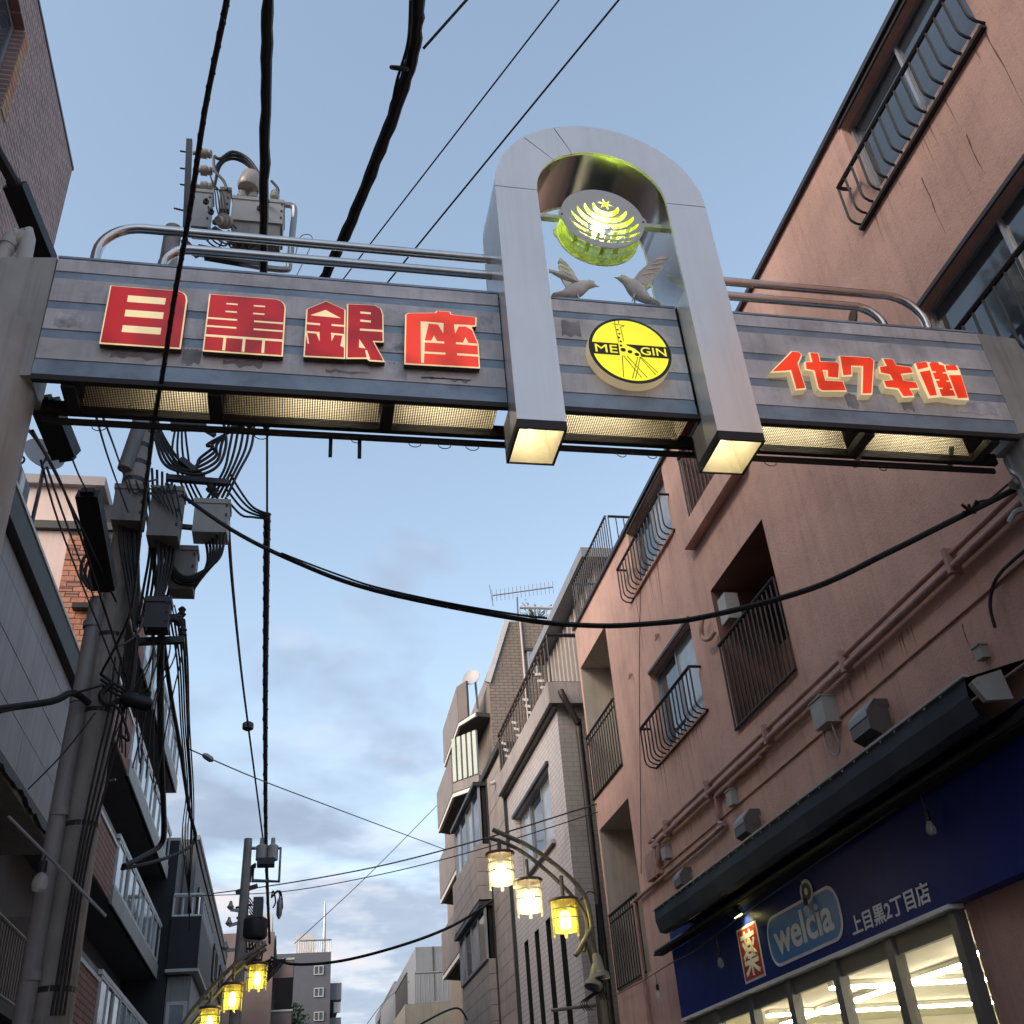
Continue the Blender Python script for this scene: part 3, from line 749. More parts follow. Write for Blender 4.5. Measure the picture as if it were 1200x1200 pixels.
part(plate2d(4.66, 0.006), 'back_plate', PLATE, dl)
m = MB()
k = 40
for i in range(k):
    a0, a1 = 2*math.pi*i/k, 2*math.pi*(i+1)/k
    for r in (DR - 0.014,):
        m.quad((DC.x + r*math.cos(a0), 4.505, DC.z + r*math.sin(a0)), (DC.x + r*math.cos(a1), 4.505, DC.z + r*math.sin(a1)), (DC.x + r*math.cos(a1), 4.655, DC.z + r*math.sin(a1)), (DC.x + r*math.cos(a0), 4.655, DC.z + r*math.sin(a0)))
part(m, 'lime_drum', GREENG, dl, True)
for j, r in enumerate((0.2, 0.12)):
    m = MB()
    for i in range(12):
        a0 = 2*math.pi*(i + 0.5 * j)/12
        m.bar((DC.x + r*math.cos(a0), 4.53, DC.z + r*math.sin(a0)), (DC.x + r*math.cos(a0), 4.64, DC.z + r*math.sin(a0)), 0.03, 0.004)
    o = part(m, 'inner_louvre', PLATE, dl); o['kind'] = 'stuff'
part(MB().lathe((DC.x - 0.02, 4.54, DC.z - 0.03), (0, 1, 0), [(0, 0.02), (0.02, 0.045), (0.06, 0.05), (0.09, 0.03)], 14), 'bulb', BULBG, dl, True)
lt = bpy.data.lights.new('drum_light', 'POINT'); lt.energy = 2.2; lt.color = (0.9, 1.0, 0.18); lt.shadow_soft_size = 0.05
lo_ = bpy.data.objects.new('lamp_light', lt); COL.objects.link(lo_); lo_.parent = dl; lo_.location = V((DC.x, 4.58, DC.z + 0.12)) - ORG[dl.name]
for s in (-1, 1):
    part(B((DC.x + s * 0.37 - 0.092, 4.57, 7.0), (DC.x + s * 0.37 + 0.092, 4.61, 7.035)), 'mounting_arm', PLATE, dl)
    for y in (4.494,):
        part(MB().lathe((DC.x + s * (DR - 0.005), y, DC.z), (0, 1, 0), [(0, 0.008), (0.004, 0.008)], 8), 'bolt', DSTEEL, dl)

# --- doves
def dove(base, face, wings, label):
    t = thing('dove_figure', label, 'dove figure', base, 'doves under the arch')
    b = V(base); f = face
    def W(x, y, z): return b + V((x * f, y, z)) * 1.1
    # body: one continuous lofted surface from beak to tail
    sect = [(0.150, 0.128, 0.002, 0.002), (0.128, 0.132, 0.008, 0.007), (0.110, 0.142, 0.021, 0.023), (0.090, 0.140, 0.027, 0.030), (0.070, 0.124, 0.031, 0.036), (0.045, 0.106, 0.042, 0.050), (0.010, 0.088, 0.052, 0.058), (-0.03, 0.070, 0.049, 0.052), (-0.065, 0.050, 0.038, 0.036), (-0.09, 0.036, 0.030, 0.016), (-0.12, 0.018, 0.040, 0.010), (-0.155, 0.0, 0.046, 0.006), (-0.165, -0.006, 0.03, 0.002)]
    m = MB(); n = 12
    for x, z, ry, rz in sect:
        for k in range(n):
            a = 2*math.pi*k/n; m.v.append(W(x, ry*math.cos(a), z + rz*math.sin(a)))
    for i in range(len(sect)-1):
        for k in range(n): m.f.append((i*n+k, i*n+(k+1) % n, (i+1)*n+(k+1) % n, (i+1)*n+k))
    m.f.append(tuple(range(n))); m.f.append(tuple((len(sect)-1)*n+k for k in range(n)))
    part(m, 'body', DOVE, t, True)
    for side, ang, lean, L_ in wings:
        r = V((0.02, side*0.03, 0.115)); up = V((lean, side*math.cos(ang), math.sin(ang))).normalized(); ch = V((-1, 0, 0.12)).normalized()
        nn = up.cross(ch).normalized() * 0.006
        m = MB(); top = []
        lead = [(0, 0.03), (0.3, 0.042), (0.6, 0.03), (0.85, 0.0), (1.0, -0.04)]; trail = [(0.98, -0.055), (0.86, -0.072), (0.84, -0.064), (0.7, -0.092), (0.68, -0.084), (0.52, -0.108), (0.5, -0.10), (0.32, -0.115), (0.3, -0.108), (0.1, -0.10), (0, -0.085)]
        out = [r + up*(s*L_) - ch*(c*0.72) for s, c in lead] + [r + up*(s*L_) + ch*(-c*0.72) for s, c in trail]
        m.prism([W(*(p - nn)) for p in out], (W(*(nn*2)) - W(0, 0, 0)))
        wg = part(m, 'wing', DOVE, t)
        m = MB()
        for s in (0.25, 0.42, 0.58, 0.74):
            m.bar(W(*(r + up*(s*L_) - ch*0.0 + nn*1.4)), W(*(r + up*((s+0.14)*L_) + ch*0.055 + nn*1.4)), 0.006, 0.006)
            m.bar(W(*(r + up*(s*L_) - ch*0.0 - nn*1.4)), W(*(r + up*((s+0.14)*L_) + ch*0.055 - nn*1.4)), 0.006, 0.006)
        q = part(m, 'feather_ridges', DOVE, wg); q['kind'] = 'stuff'
    for s in (-1, 1):
        part(MB().tube([W(0.0, s*0.016, 0.05), W(0.004, s*0.016, 0.0)], 0.005, 6), 'leg', DOVE, t)
    for s in (-1, 1):
        part(MB().lathe(W(0.113, s*0.019, 0.146), (0, s, 0), [(0, 0.004), (0.003, 0.003)], 8), 'eye', BLACKP, t)
    return t
dove((1.635, 4.62, 6.29), 1, [(1, math.radians(82), -0.12, 0.30), (-1, math.radians(-6), -2.0, 0.19)], 'left stone dove with one wing raised, perched on the gate')
d2 = dove((2.02, 4.62, 6.34), -1, [(1, math.radians(74), -0.22, 0.30), (-1, math.radians(62), -0.42, 0.25)], 'right stone dove leaning forward on a thin rod, wings up')
d2.rotation_euler = (0, math.radians(20), 0)
part(MB().tube([(2.02, 4.62, 6.39), (2.045, 4.62, 6.25)], 0.006, 6), 'rod', STEEL, d2)
# ------------------------------------------------------------------ right side: pink apartment building with the drugstore
XR = 5.1
pb = thing('apartment_building', 'salmon pink stucco apartment building with iron window railings above the drugstore', 'building', (8, 8, 0))
F = FX(XR, 1)
ROOF = 10.28
wins = [(3.95, 5.8, 9.02, 10.22, 0.16), (3.6, 5.72, 6.28, 7.62, 0.16), (11.8, 13.62, 6.42, 7.72, 0.2), (11.8, 13.62, 9.13, 10.22, 0.2)]
recs = [(9.22, 10.95, 5.80, 7.70, 1.3), (9.32, 11.08, 8.78, 10.2, 1.3)]
stair = [(15.42, 17.2, 6.98, 9.45, 2.0), (15.42, 17.2, 3.88, 6.42, 2.0)]
shop = [(7.55, 13.95, 0.12, 3.05, 0.15)]
mw, mr, ms, md, mbk = MB(), [MB(), MB()], [MB(), MB()], [MB(), MB()], [MB(), MB()]
wall(mw, F, -4, 17.3, 0, ROOF, wins + recs + stair + shop, 0.15, rev=MB())
for h in wins: wall(MB(), F, h[0], h[1], h[2], h[3], [h], rev=mw)
wall(MB(), F, 7.55, 13.95, 0.12, 3.05, shop, rev=mw)
for i, h in enumerate(recs): wall(MB(), F, h[0], h[1], h[2], h[3], [h], rev=mr[i], backs=mbk[i])
for i, h in enumerate(stair): wall(MB(), F, h[0], h[1], h[2], h[3], [h], rev=ms[i], backs=md[i])
mw.quad((XR, 17.3, 0), (14, 17.3, 0), (14, 17.3, ROOF), (XR, 17.3, ROOF))
mw.quad((XR, -4, 0), (14, -4, 0), (14, -4, ROOF), (XR, -4, ROOF))
mw.quad((14, -4, 0), (14, 17.3, 0), (14, 17.3, ROOF), (14, -4, ROOF))
mw.quad((XR, -4, ROOF), (14, -4, ROOF), (14, 17.3, ROOF), (XR, 17.3, ROOF))
part(mw, 'wall', PINK, pb); 
for i in (0, 1):
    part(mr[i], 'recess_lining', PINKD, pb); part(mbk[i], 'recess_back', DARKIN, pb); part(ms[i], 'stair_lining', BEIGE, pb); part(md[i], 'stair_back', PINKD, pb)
part(B((XR - 0.05, -4, ROOF), (XR + 0.3, 17.32, ROOF + 0.06)), 'roof_coping', DARKALU, pb)
for i, h in enumerate(wins):
    w = window(pb, F, h[0], h[1], h[2], h[3], 0.12, ALU, (PANEL_, PANE) if i >= 2 else PANE, 2, 0.035)
    part(fbox(MB(), F, h[0] - 0.03, h[1] + 0.03, h[2] - 0.05, h[2] - 0.001, -0.04, 0.1), 'sill', PINK, pb)
    part(fbox(MB(), F, h[0] - 0.02, h[1] + 0.02, h[3] + 0.001, h[3] + 0.045, -0.02, 0.1), 'window_head', DARKALU, pb)
part(fbox(MB(), F, 3.9, 6.0, 8.93, 8.965, -0.05, 0.1), 'blackened_ledge', IRON, pb)
railing(pb, F, 3.9, 5.98, 8.99, 9.50, -0.13, 15, 0.013, bulge=0.13, returns=0.13)
railing(pb, F, 3.6, 5.9, 6.27, 6.95, -0.13, 16, 0.013, bulge=0.13, returns=0.13)
railing(pb, F, 11.70, 13.93, 6.38, 6.98, -0.16, 15, 0.012, bulge=0.16, returns=0.16)
railing(pb, F, 11.70, 13.93, 9.10, 9.70, -0.16, 15, 0.012, bulge=0.16, returns=0.16)
railing(pb, F, 9.22, 10.95, 5.82, 6.92, -0.03, 15, 0.013)
railing(pb, F, 9.32, 11.08, 8.80, 9.88, -0.03, 15, 0.013)
part(fbox(MB(), F, 9.2, 11.2, 8.46, 8.77, -0.14, -0.002), 'balcony_slab', PINK, pb)
part(fbox(MB(), F, 9.3, 10.9, 5.80, 6.9, 0.75, 0.8), 'balcony_screen', PINKD, pb)
railing(pb, F, 15.45, 17.3, 6.98, 8.10, -0.02, 13, 0.012, rails=3)
railing(pb, F, 15.6, 17.15, 3.9, 5.0, -0.02, 12, 0.012, rails=3)
railing(pb, F, 14.75, 17.25, ROOF + 0.06, ROOF + 1.0, 0.05, 20, 0.012, rails=2)
railing(pb, FY(14.75), 5.2, 6.9, ROOF + 0.06, ROOF + 1.0, 0, 12, 0.012)
railing(pb, FY(17.22), 5.2, 6.9, ROOF + 0.06, ROOF + 1.0, 0, 12, 0.012)
railing(pb, FX(6.9, 1), 14.75, 17.25, ROOF + 0.06, ROOF + 1.0, 0, 14, 0.012)
window(pb, FX(XR + 1.96, 1), 15.6, 17.0, 7.4, 9.0, 0, WHITEW, PANEL_, 3, 0.04, 'stair_window')
# pipes along the wall
def px(pts, r, name='wall_pipe', X=5.03, m=PINKP): return part(MB().tube(pts, r, 10), name, m, pb, True)
z1, z2 = 5.50, 5.385
px(smoothpath([(5.045, 2.0, z1), (5.045, 8, z1), (5.045, 14.05, z1), (5.045, 14.3, z1 - 0.06), (5.045, 14.42, z1 - 0.3), (5.045, 14.55, z1 - 0.46)], 4), 0.026)
px(smoothpath([(5.03, 2.0, z2), (5.03, 8, z2), (5.03, 13.85, z2), (5.03, 14.1, z2 - 0.06), (5.03, 14.22, z2 - 0.25), (5.03, 14.4, z2 - 0.42)], 4), 0.038)
px(smoothpath([(5.05, 10.4, 5.30), (5.05, 11.72, 5.30), (5.05, 11.85, 5.25), (5.05, 11.9, 5.0), (5.05, 12.0, 4.92), (5.05, 15.5, 4.90), (5.05, 15.62, 4.85), (5.05, 15.64, 4.4), (5.05, 15.64, 3.0)], 4), 0.028)
for y in (4.2, 6.3, 8.2, 10.1, 12.0, 13.7):
    part(fbox(MB(), F, y - 0.02, y + 0.02, 5.33, 5.55, -0.115, -0.001), 'pipe_clamp', PINKP, pb)
px([(5.09, 2, 5.06), (5.09, 14.5, 5.04)], 0.010, 'thin_conduit', m=PINKP)
px([(5.075, 12.75, 10.2), (5.075, 14.0, 7.9), (5.075, 15.2, 5.2)], 0.006, 'thin_wire', m=RUBBER)
part(B((5.0, 14.25, 4.97), (5.099, 14.75, 5.32)), 'meter_cabinet', PINKP, pb)
px(smoothpath([(5.02, 11.15, 7.42), (4.98, 11.15, 7.32), (4.98, 11.2, 7.16), (5.0, 11.05, 7.06), (5.05, 10.95, 7.12)], 5), 0.03, 'overflow_pipe')
part(fbox(MB(), F, 10.62, 10.86, 7.15, 7.5, 0.02, 0.2), 'meter_box', BOXL, pb)
part(MB().lathe((5.098, 6.55, 8.33), (-1, 0, 0), [(0, 0.075), (0.012, 0.075), (0.013, 0.055)], 18), 'round_vent', mat('rust_vent', (0.09, 0.06, 0.045), 0.8), pb, True)
for (y, z) in ((13.0, 8.05), (14.4, 8.05)):
    part(MB().tube(arc((5.06, y, z), 0.05, 0, 300, 10, (0, 1, 0), (0.3, 0, 1)), 0.012, 6), 'wall_hook', PINKP, pb, True)
# soot and rust runs below the railings: thin dirty films with a shape of their own
RUST = mat('rust_run', (0.20, 0.125, 0.10), 0.9, var=0.5, scale=14)
for y, z, l in ((3.93, 8.95, 1.0), (4.5, 8.4, 0.5), (5.1, 8.6, 0.7), (13.62, 6.36, 0.55), (13.75, 6.36, 0.35), (12.6, 9.05, 0.7), (13.7, 9.05, 0.9), (6.5, 4.98, 0.3), (8.3, 5.3, 0.22)):
    yy = y; mm = MB(); pts = []
    for k in range(7):
        w = 0.009 * (1 - k / 6.5) * rnd.uniform(0.5, 1.5); pts.append((yy, z - l * k / 6, w)); yy += rnd.uniform(-0.01, 0.01)
    mm.prism([(5.0985, a - w, b) for a, b, w in pts] + [(5.0985, a + w, b) for a, b, w in reversed(pts)], (-0.001, 0, 0))
    part(mm, 'rust_run', RUST, pb)

STAIN = mat('rain_stain', (0.33, 0.20, 0.165), 0.9, var=0.4, scale=5)
for y0, y1, z, l in ((4.0, 5.9, 8.92, 0.5), (11.8, 13.9, 6.36, 0.6), (11.8, 13.9, 9.07, 0.6), (6.2, 9.0, 5.3, 0.25), (12.2, 14.0, 5.3, 0.3)):
    for k in range(int((y1 - y0) * 6)):
        a = rnd.uniform(y0, y1); L_ = l * rnd.uniform(0.2, 1.0); w = rnd.uniform(0.004, 0.014); b_ = a + rnd.uniform(-0.02, 0.02)
        part(MB().prism([(5.0988, a - w, z), (5.0988, a + w, z), (5.0988, b_ + w * 0.5, z - L_ * 0.6), (5.0988, b_, z - L_), (5.0988, b_ - w * 0.4, z - L_ * 0.5)], (-0.0006, 0, 0)), 'rain_stain', STAIN, pb)
# shop front
X0 = 5.03
sf = thing('glazed_storefront', 'lit drugstore glass front with grey mullions under the navy sign', 'storefront', (5.03, 10.7, 0.1))
ys = [7.55, 8.62, 9.68, 10.75, 11.8, 12.9, 13.95]
for i, y in enumerate(ys):
    w = 0.06 if 0 < i < 6 else 0.05
    yy = min(max(y, 7.55 + w), 13.95 - w)
    part(B((4.99, yy - w, 0.12), (5.09, yy + w, 3.048)), 'mullion', mat('grey_mullion', (0.22, 0.22, 0.225), 0.45, 0.5), sf)
for a, b in zip(ys[:-1], ys[1:]):
    part(B((5.05, a + 0.062, 0.14), (5.058, b - 0.062, 2.9)), 'pane', SHOPGLASS, sf)
    part(B((5.02, a + 0.062, 2.9), (5.08, b - 0.062, 3.047)), 'transom', MATS['grey_mullion'], sf)
part(B((4.93, 7.5, 3.052), (5.06, 13.98, 3.085)), 'head_trim', SIGNW, sf)
room = thing('shop_interior', 'cream ceilinged shop interior with fluorescent strips behind the glass', 'shop interior', (8.5, 10.7, 0.1))
m = MB(); x0, x1, y0, y1, zc = 5.27, 12.9, 6.6, 16.6, 3.2
m.quad((x0, y0, zc), (x1, y0, zc), (x1, y1, zc), (x0, y1, zc)); m.quad((x1, y0, 0.1), (x1, y1, 0.1), (x1, y1, zc), (x1, y0, zc))
m.quad((x0, y1, 0.1), (x1, y1, 0.1), (x1, y1, zc), (x0, y1, zc)); m.quad((x0, y0, 0.1), (x1, y0, 0.1), (x1, y0, zc), (x0, y0, zc))
m.quad((x0, y0, 3.05), (x0, y1, 3.05), (x0, y1, zc), (x0, y0, zc))
part(m, 'ceiling_and_walls', SHOPC, room)
part(MB().quad((x0, y0, 0.11), (x1, y0, 0.11), (x1, y1, 0.11), (x0, y1, 0.11)), 'floor', SHOPF, room)
part(B((12.8, 6.7, 1.9), (12.88, 16.5, 2.45)), 'lime_band', LIME, room)
part(B((6.6, 16.5, 1.9), (12.8, 16.58, 2.45)), 'lime_band', LIME, room)
for a, b in (((6.9, 7.4), (6.9, 10.4)), ((7.15, 10.7), (7.15, 15.8)), ((6.2, 12.2), (11.0, 12.2)), ((7.6, 9.4), (11.8, 9.4)), ((6.4, 14.6), (11.8, 14.6)), ((9.3, 7.2), (9.3, 8.6))):
    fx_ = part(MB().bar((a[0], a[1], zc - 0.03), (b[0], b[1], zc - 0.03), 0.14, 0.05), 'strip_light', SHOPC, room)
    for s in (-0.035, 0.035):
        d = V((b[0]-a[0], b[1]-a[1], 0)).normalized(); sd_ = V((-d.y, d.x, 0)) * s
        part(MB().tube([V((a[0], a[1], zc - 0.07)) + sd_, V((b[0], b[1], zc - 0.07)) + sd_], 0.016, 8), 'tube', TUBE, fx_)
part(MB().tube([(x0 + 0.6, 7, zc - 0.02), (x0 + 0.6, 16, zc - 0.02)], 0.012, 6), 'ceiling_conduit', BOXL, room)
# shelving with stock behind the glass
for k, yy in enumerate((8.4, 10.2, 12.0, 13.8)):
    part(B((7.2, yy - 0.25, 0.11), (11.5, yy + 0.25, 1.75)), 'shelf_unit', SIGNW, room)

# sign board
sg = thing('shop_sign', 'long navy drugstore sign board with white lettering and pale blue pill logo', 'shop sign', (4.98, 9, 3.1))
part(B((4.945, 2.0, 3.088), (5.098, 13.97, 4.12)), 'board', NAVY, sg)
SX = 4.944
def onsign(y, z, d=0.0): return V((SX - d, y, z))
ey_, ex_ = (0, 0, 1), (0, -1, 0)
def signpoly(pts, d, th, name, m): part(MB().prism([onsign(y, z, d) for y, z in pts], (-th, 0, 0)), name, m, sg)
def pill(y0, y1, z0, z1, r, sl=0.0):
    out = []
    for cy_, cz_, a0 in ((y1 - r, z1 - r, 90), (y0 + r, z1 - r, 0), (y0 + r, z0 + r, -90), (y1 - r, z0 + r, -180)):
        for k in range(9):
            a = math.radians(a0 + (0 if False else (90 - 90 * k / 8) if False else 90 * k / 8)); out.append((cy_ - r * math.cos(a), cz_ + r * math.sin(a)))
    # order around the outline
    cy0, cz0 = (y0 + y1) / 2, (z0 + z1) / 2
    out.sort(key=lambda p: math.atan2(p[1] - cz0, p[0] - cy0))
    return out
signpoly(pill(9.2, 10.9, 3.17, 3.66, 0.2), 0.0005, 0.004, 'logo_border', SIGNW)
signpoly(pill(9.235, 10.865, 3.20, 3.63, 0.175), 0.005, 0.003, 'logo_field', SIGNB)
text_polys('welcia', 0.4, SIGNW, sg, onsign(10.73, 3.27, 0.0085), ex_, ey_, 0.003, 0.009, width=1.36, height=0.31, name='logo_lettering')
m = MB(); yc, zc_ = 9.78, 3.70
ring_o = [(yc + 0.14 * math.cos(t), zc_ + 0.115 * math.sin(t)) for t in [2*math.pi*k/28 for k in range(28)]]
ring_i = [(yc + 0.10 * math.cos(t), zc_ + 0.082 * math.sin(t)) for t in [2*math.pi*k/28 for k in range(28)]]
signpoly(ring_o, 0.009, 0.003, 'logo_ring', SIGNW); signpoly(ring_i, 0.0125, 0.002, 'logo_ring_field', mat('logo_dark', (0.03, 0.03, 0.05), 0.4)); signpoly([(yc + 0.035 * math.cos(t), zc_ + 0.035 * math.sin(t)) for t in [2*math.pi*k/16 for k in range(16)]], 0.015, 0.002, 'logo_pupil', SIGNW)
signpoly([(11.12, 3.15), (11.70, 3.15), (11.70, 3.71), (11.12, 3.71)], 0.0005, 0.004, 'medicine_border', SIGNW)
signpoly([(11.155, 3.175), (11.665, 3.175), (11.665, 3.685), (11.155, 3.685)], 0.005, 0.003, 'medicine_panel', SIGNR)
text_polys('薬', 0.4, SIGNW, sg, onsign(11.62, 3.20, 0.0085), ex_, ey_, 0.003, 0.006, width=0.42, height=0.46, name='medicine_lettering')
text_polys('上目黒2丁目店', 0.2, SIGNW, sg, onsign(9.08, 3.15, 0.0005), ex_, ey_, 0.003, 0.004, width=1.36, height=0.165, name='branch_lettering')

# awning over the sign
aw = thing('awning', 'folded dark navy canvas awning with pale front edge above the drugstore sign', 'awning', (4.75, 9.5, 3.9))
AY0, AY1 = 5.9, 13.15
m = MB()
nseg = 24; rows = []
for i in range(nseg + 1):
    y = AY0 + (AY1 - AY0) * i / nseg; wv = 0.012 * math.sin(i * 1.9) + rnd.uniform(-0.006, 0.006)
    rows.append([V((4.50, y, 4.255)), V((4.485 + wv, y, 4.12)), V((4.52 + wv * 1.5, y, 3.975 + wv)), V((4.62, y, 3.96 + wv))])
for a, b in zip(rows[:-1], rows[1:]):
    for k in range(3): m.quad(a[k], b[k], b[k+1], a[k+1])
part(m, 'valance', AWN, aw, True)
m = MB(); m.quad((4.5, AY0, 4.25), (4.5, AY1, 4.25), (5.095, AY1, 4.42), (5.095, AY0, 4.42)); m.quad((4.62, AY0, 3.96), (4.62, AY1, 3.96), (5.0, AY1, 4.12), (5.0, AY0, 4.12))
part(m, 'canopy', AWNB, aw)
part(B((4.478, AY0 - 0.02, 4.252), (4.515, AY1 + 0.02, 4.272)), 'front_edge', PALEEDGE, aw)
part(MB().tube([(4.80, 4.5, 3.955), (4.80, 14.2, 3.93)], 0.032, 10), 'roller_tube', DSTEEL, aw, True)
part(B((4.79, 4.5, 3.90), (4.93, 14.3, 3.915)), 'roller_tray', AWNB, aw)
part(MB().prism([at(1134, 803, Y=5.86), at(1140, 797, Y=5.86), at(1168, 788, Y=5.86), at(1183, 822, Y=5.86), at(1152, 824, Y=5.86), at(1144, 815, Y=5.86)], (0, -0.05, 0)), 'end_cover', BOXL, aw)
for k in range(60):
    if k % 2: continue
    y = AY0 + 0.3 + (AY1 - AY0 - 0.5) * k / 60
    part(MB().tube(arc((4.483, y, 4.235), 0.008, 0, 360, 6, (0, 1, 0), (0, 0, 1)), 0.002, 4), 'lacing_eyelet', SIGNW, aw)

def hooded_vent(y, z, s, label):
    t = thing('vent_hood', label, 'vent hood', (5.09, y, z), 'hooded vents on the pink wall')
    w, h, d = 0.17 * s, 0.17 * s, 0.24 * s
    prof = [(5.098, z + h), (5.098 - d * 0.55, z + h), (5.098 - d, z + h * 0.35), (5.098 - d, z - h * 0.6), (5.098 - d * 0.5, z - h), (5.098, z - h)]
    part(MB().prism([(a, y - w, b) for a, b in prof], (0, 2 * w, 0)), 'hood', mat('vent_metal', (0.17, 0.16, 0.155), 0.4, 0.5, dirt=0.3), t)
    part(MB().prism([(5.098 - d * 0.57, y - w * 1.02, z + h * 1.03), (5.098 - d * 1.03, y - w * 1.02, z + h * 0.38), (5.098 - d * 1.03, y - w * 1.02, z + h * 0.05), (5.098 - d * 1.0, y - w * 1.02, z + h * 0.3), (5.098 - d * 0.57, y - w * 1.02, z + h * 0.98)], (0, 2.04 * w, 0)), 'bright_top', ALU, t)
    part(MB().lathe((5.096, y, z), (-1, 0, 0), [(0, 0.19 * s), (0.02, 0.19 * s)], 20), 'flange', PINKP, t, True)
hooded_vent(7.95, 4.72, 1.0, 'largest metal vent hood, nearest the white end of the awning')
hooded_vent(10.95, 4.68, 0.9, 'metal vent hood above the middle of the awning, below the bent pipe')
hooded_vent(13.3, 4.66, 0.75, 'small vent hood at the far end of the awning')
def jbox(y, z, w, h, d, label, m=BOXL):
    t = thing('junction_box', label, 'box', (5.09, y, z), 'small boxes on the pink wall')
    part(B((5.099 - d, y - w/2, z - h/2), (5.099, y + w/2, z + h/2)), 'case', m, t)
    part(B((5.099 - d - 0.012, y - w/2 - 0.008, z + h/2 + 0.001), (5.099, y + w/2 + 0.008, z + h/2 + 0.014)), 'lid', m, t)
    return t
t = jbox(8.75, 5.14, 0.26, 0.26, 0.16, 'pale beige meter box with looped wires below the twin pipes')
part(MB().tube(smoothpath([(5.0, 8.84, 5.0), (5.03, 8.86, 4.8), (5.04, 8.76, 4.72), (5.03, 8.66, 4.78), (5.0, 8.66, 5.0)], 5), 0.009, 6), 'wire_loop', BOXL, t, True)
jbox(11.38, 5.13, 0.15, 0.17, 0.09, 'tiny grey box beside the pipe bend')
jbox(13.9, 5.16, 0.18, 0.17, 0.1, 'tiny grey box at the end of the twin pipes')
t = jbox(6.35, 4.66, 0.09, 0.10, 0.07, 'small grey bracket box on the awning top by a curved pipe')
part(MB().tube(smoothpath([(5.05, 6.1, 4.75), (5.05, 6.05, 4.95), (5.05, 5.8, 5.08), (5.05, 5.0, 5.06)], 5), 0.014, 7), 'curved_conduit', DSTEEL, t, True)
# bulbs on a wire along the sign
sl = thing('string_light', 'unlit festoon bulbs on a wire strung along the drugstore sign', 'string light', (4.85, 9, 3.6))
wp = smoothpath([(4.85, 5.5, 4.05), (4.87, 7.2, 3.93), (4.87, 8.6, 3.88), (4.86, 9.8, 3.84), (4.88, 11.4, 3.80), (4.87, 12.9, 3.72), (4.9, 14.0, 3.75), (5.0, 15.6, 3.78), (5.0, 17.1, 3.80)], 6)
part(MB().tube(wp, 0.007, 6), 'wire', GREYCABLE, sl, True)
for y, z, l in ((7.35, 3.62, 0.3), (9.72, 3.50, 0.3), (12.15, 3.45, 0.3), (14.55, 3.45, 0.28)):
    s = part(MB().lathe((4.87, y, z + 0.06), (0, 0, 1), [(0, 0.022), (0.07, 0.022), (0.08, 0.01)], 10), 'socket', BLACKP, sl, True)
    part(MB().tube([(4.87, y, z + 0.13), (4.87, y + 0.01, z + l)], 0.005, 6), 'drop_wire', GREYCABLE, sl)
    part(MB().lathe((4.87, y, z - 0.055), (0, 0, 1), [(0, 0.012), (0.012, 0.032), (0.04, 0.042), (0.075, 0.036), (0.11, 0.02)], 14), 'bulb', BULBOFF, s, True)
sp = thing('sign_spotlight', 'lit yellow spotlight under the awning above the red medicine sign', 'spotlight', (4.8, 11.4, 3.86))
part(MB().lathe((4.80, 11.35, 3.90), (0.5, 0, -1), [(0, 0.03), (0.03, 0.045), (0.09, 0.055)], 14), 'housing', DSTEEL, sp, True)
part(MB().lathe((4.848, 11.35, 3.804), (0.5, 0, -1), [(0, 0.05), (0.004, 0.05)], 14), 'lens', BULBY, sp, True)
lt = bpy.data.lights.new('spot', 'SPOT'); lt.energy = 2.5; lt.color = (1, 0.85, 0.3); lt.spot_size = math.radians(120); lt.shadow_soft_size = 0.04
lo_ = bpy.data.objects.new('lamp_light', lt); COL.objects.link(lo_); lo_.parent = sp; lo_.location = V((4.855, 11.35, 3.79)) - ORG[sp.name]; lo_.rotation_euler = V((-0.8, 0, 1)).to_track_quat('Z', 'Y').to_euler()

# ------------------------------------------------------------------ grey tiled building
gb = thing('grey_tiled_building', 'pale grey tiled building with roof terrace railing and tall slit windows', 'building', (7, 20, 0))
F = FX(4.7, 1); mw, mr = MB(), [MB() for _ in range(4)]
gw = [(18.85, 22.25, 6.72, 8.12, 0.18)]
sl_ = [(y - 0.2, y + 0.2, 1.6, 5.55, 0.25) for y in (18.9, 19.95, 21.0, 22.05)]
wall(mw, F, 17.75, 23.15, 0, 8.9, gw + sl_, rev=MB())
for h in gw: wall(MB(), F, h[0], h[1], h[2], h[3], [h], rev=mw)
part(mw, 'wall', GREYT, gb)
for i, h in enumerate(sl_):
    wall(MB(), F, h[0], h[1], h[2], h[3], [h], rev=mr[i], backs=mr[i]); part(mr[i], 'slit_window', DARKIN, gb)
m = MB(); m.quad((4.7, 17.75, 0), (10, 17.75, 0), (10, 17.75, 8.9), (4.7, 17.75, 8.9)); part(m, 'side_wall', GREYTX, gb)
m = MB(); m.quad((4.7, 23.15, 0), (10, 23.15, 0), (10, 23.15, 8.9), (4.7, 23.15, 8.9)); m.quad((10, 17.75, 0), (10, 23.15, 0), (10, 23.15, 8.9), (10, 17.75, 8.9)); part(m, 'rear_wall', GREYW, gb)
part(B((4.52, 17.55, 8.9), (10, 23.15, 9.32)), 'roof_ledge', LEDGE, gb)
part(B((4.60, 17.63, 8.84), (4.69, 23.1, 8.898)), 'under_ledge_strip', DARKALU, gb)  # solid dark strip along the wall just under the roof ledge
window(gb, F, 18.85, 22.25, 6.72, 8.12, 0.12, ALU, (PANEL_, PANE, PANEL_), 3, 0.05)
part(fbox(MB(), F, 18.75, 22.35, 8.13, 8.2, -0.06, 0.1), 'window_head', DARKALU, gb)
part(fbox(MB(), F, 18.75, 22.35, 6.64, 6.71, -0.08, 0.1), 'sill', LEDGE, gb)
RUSTRAIL = mat('brown_rail', (0.06, 0.04, 0.032), 0.6, var=0.3)
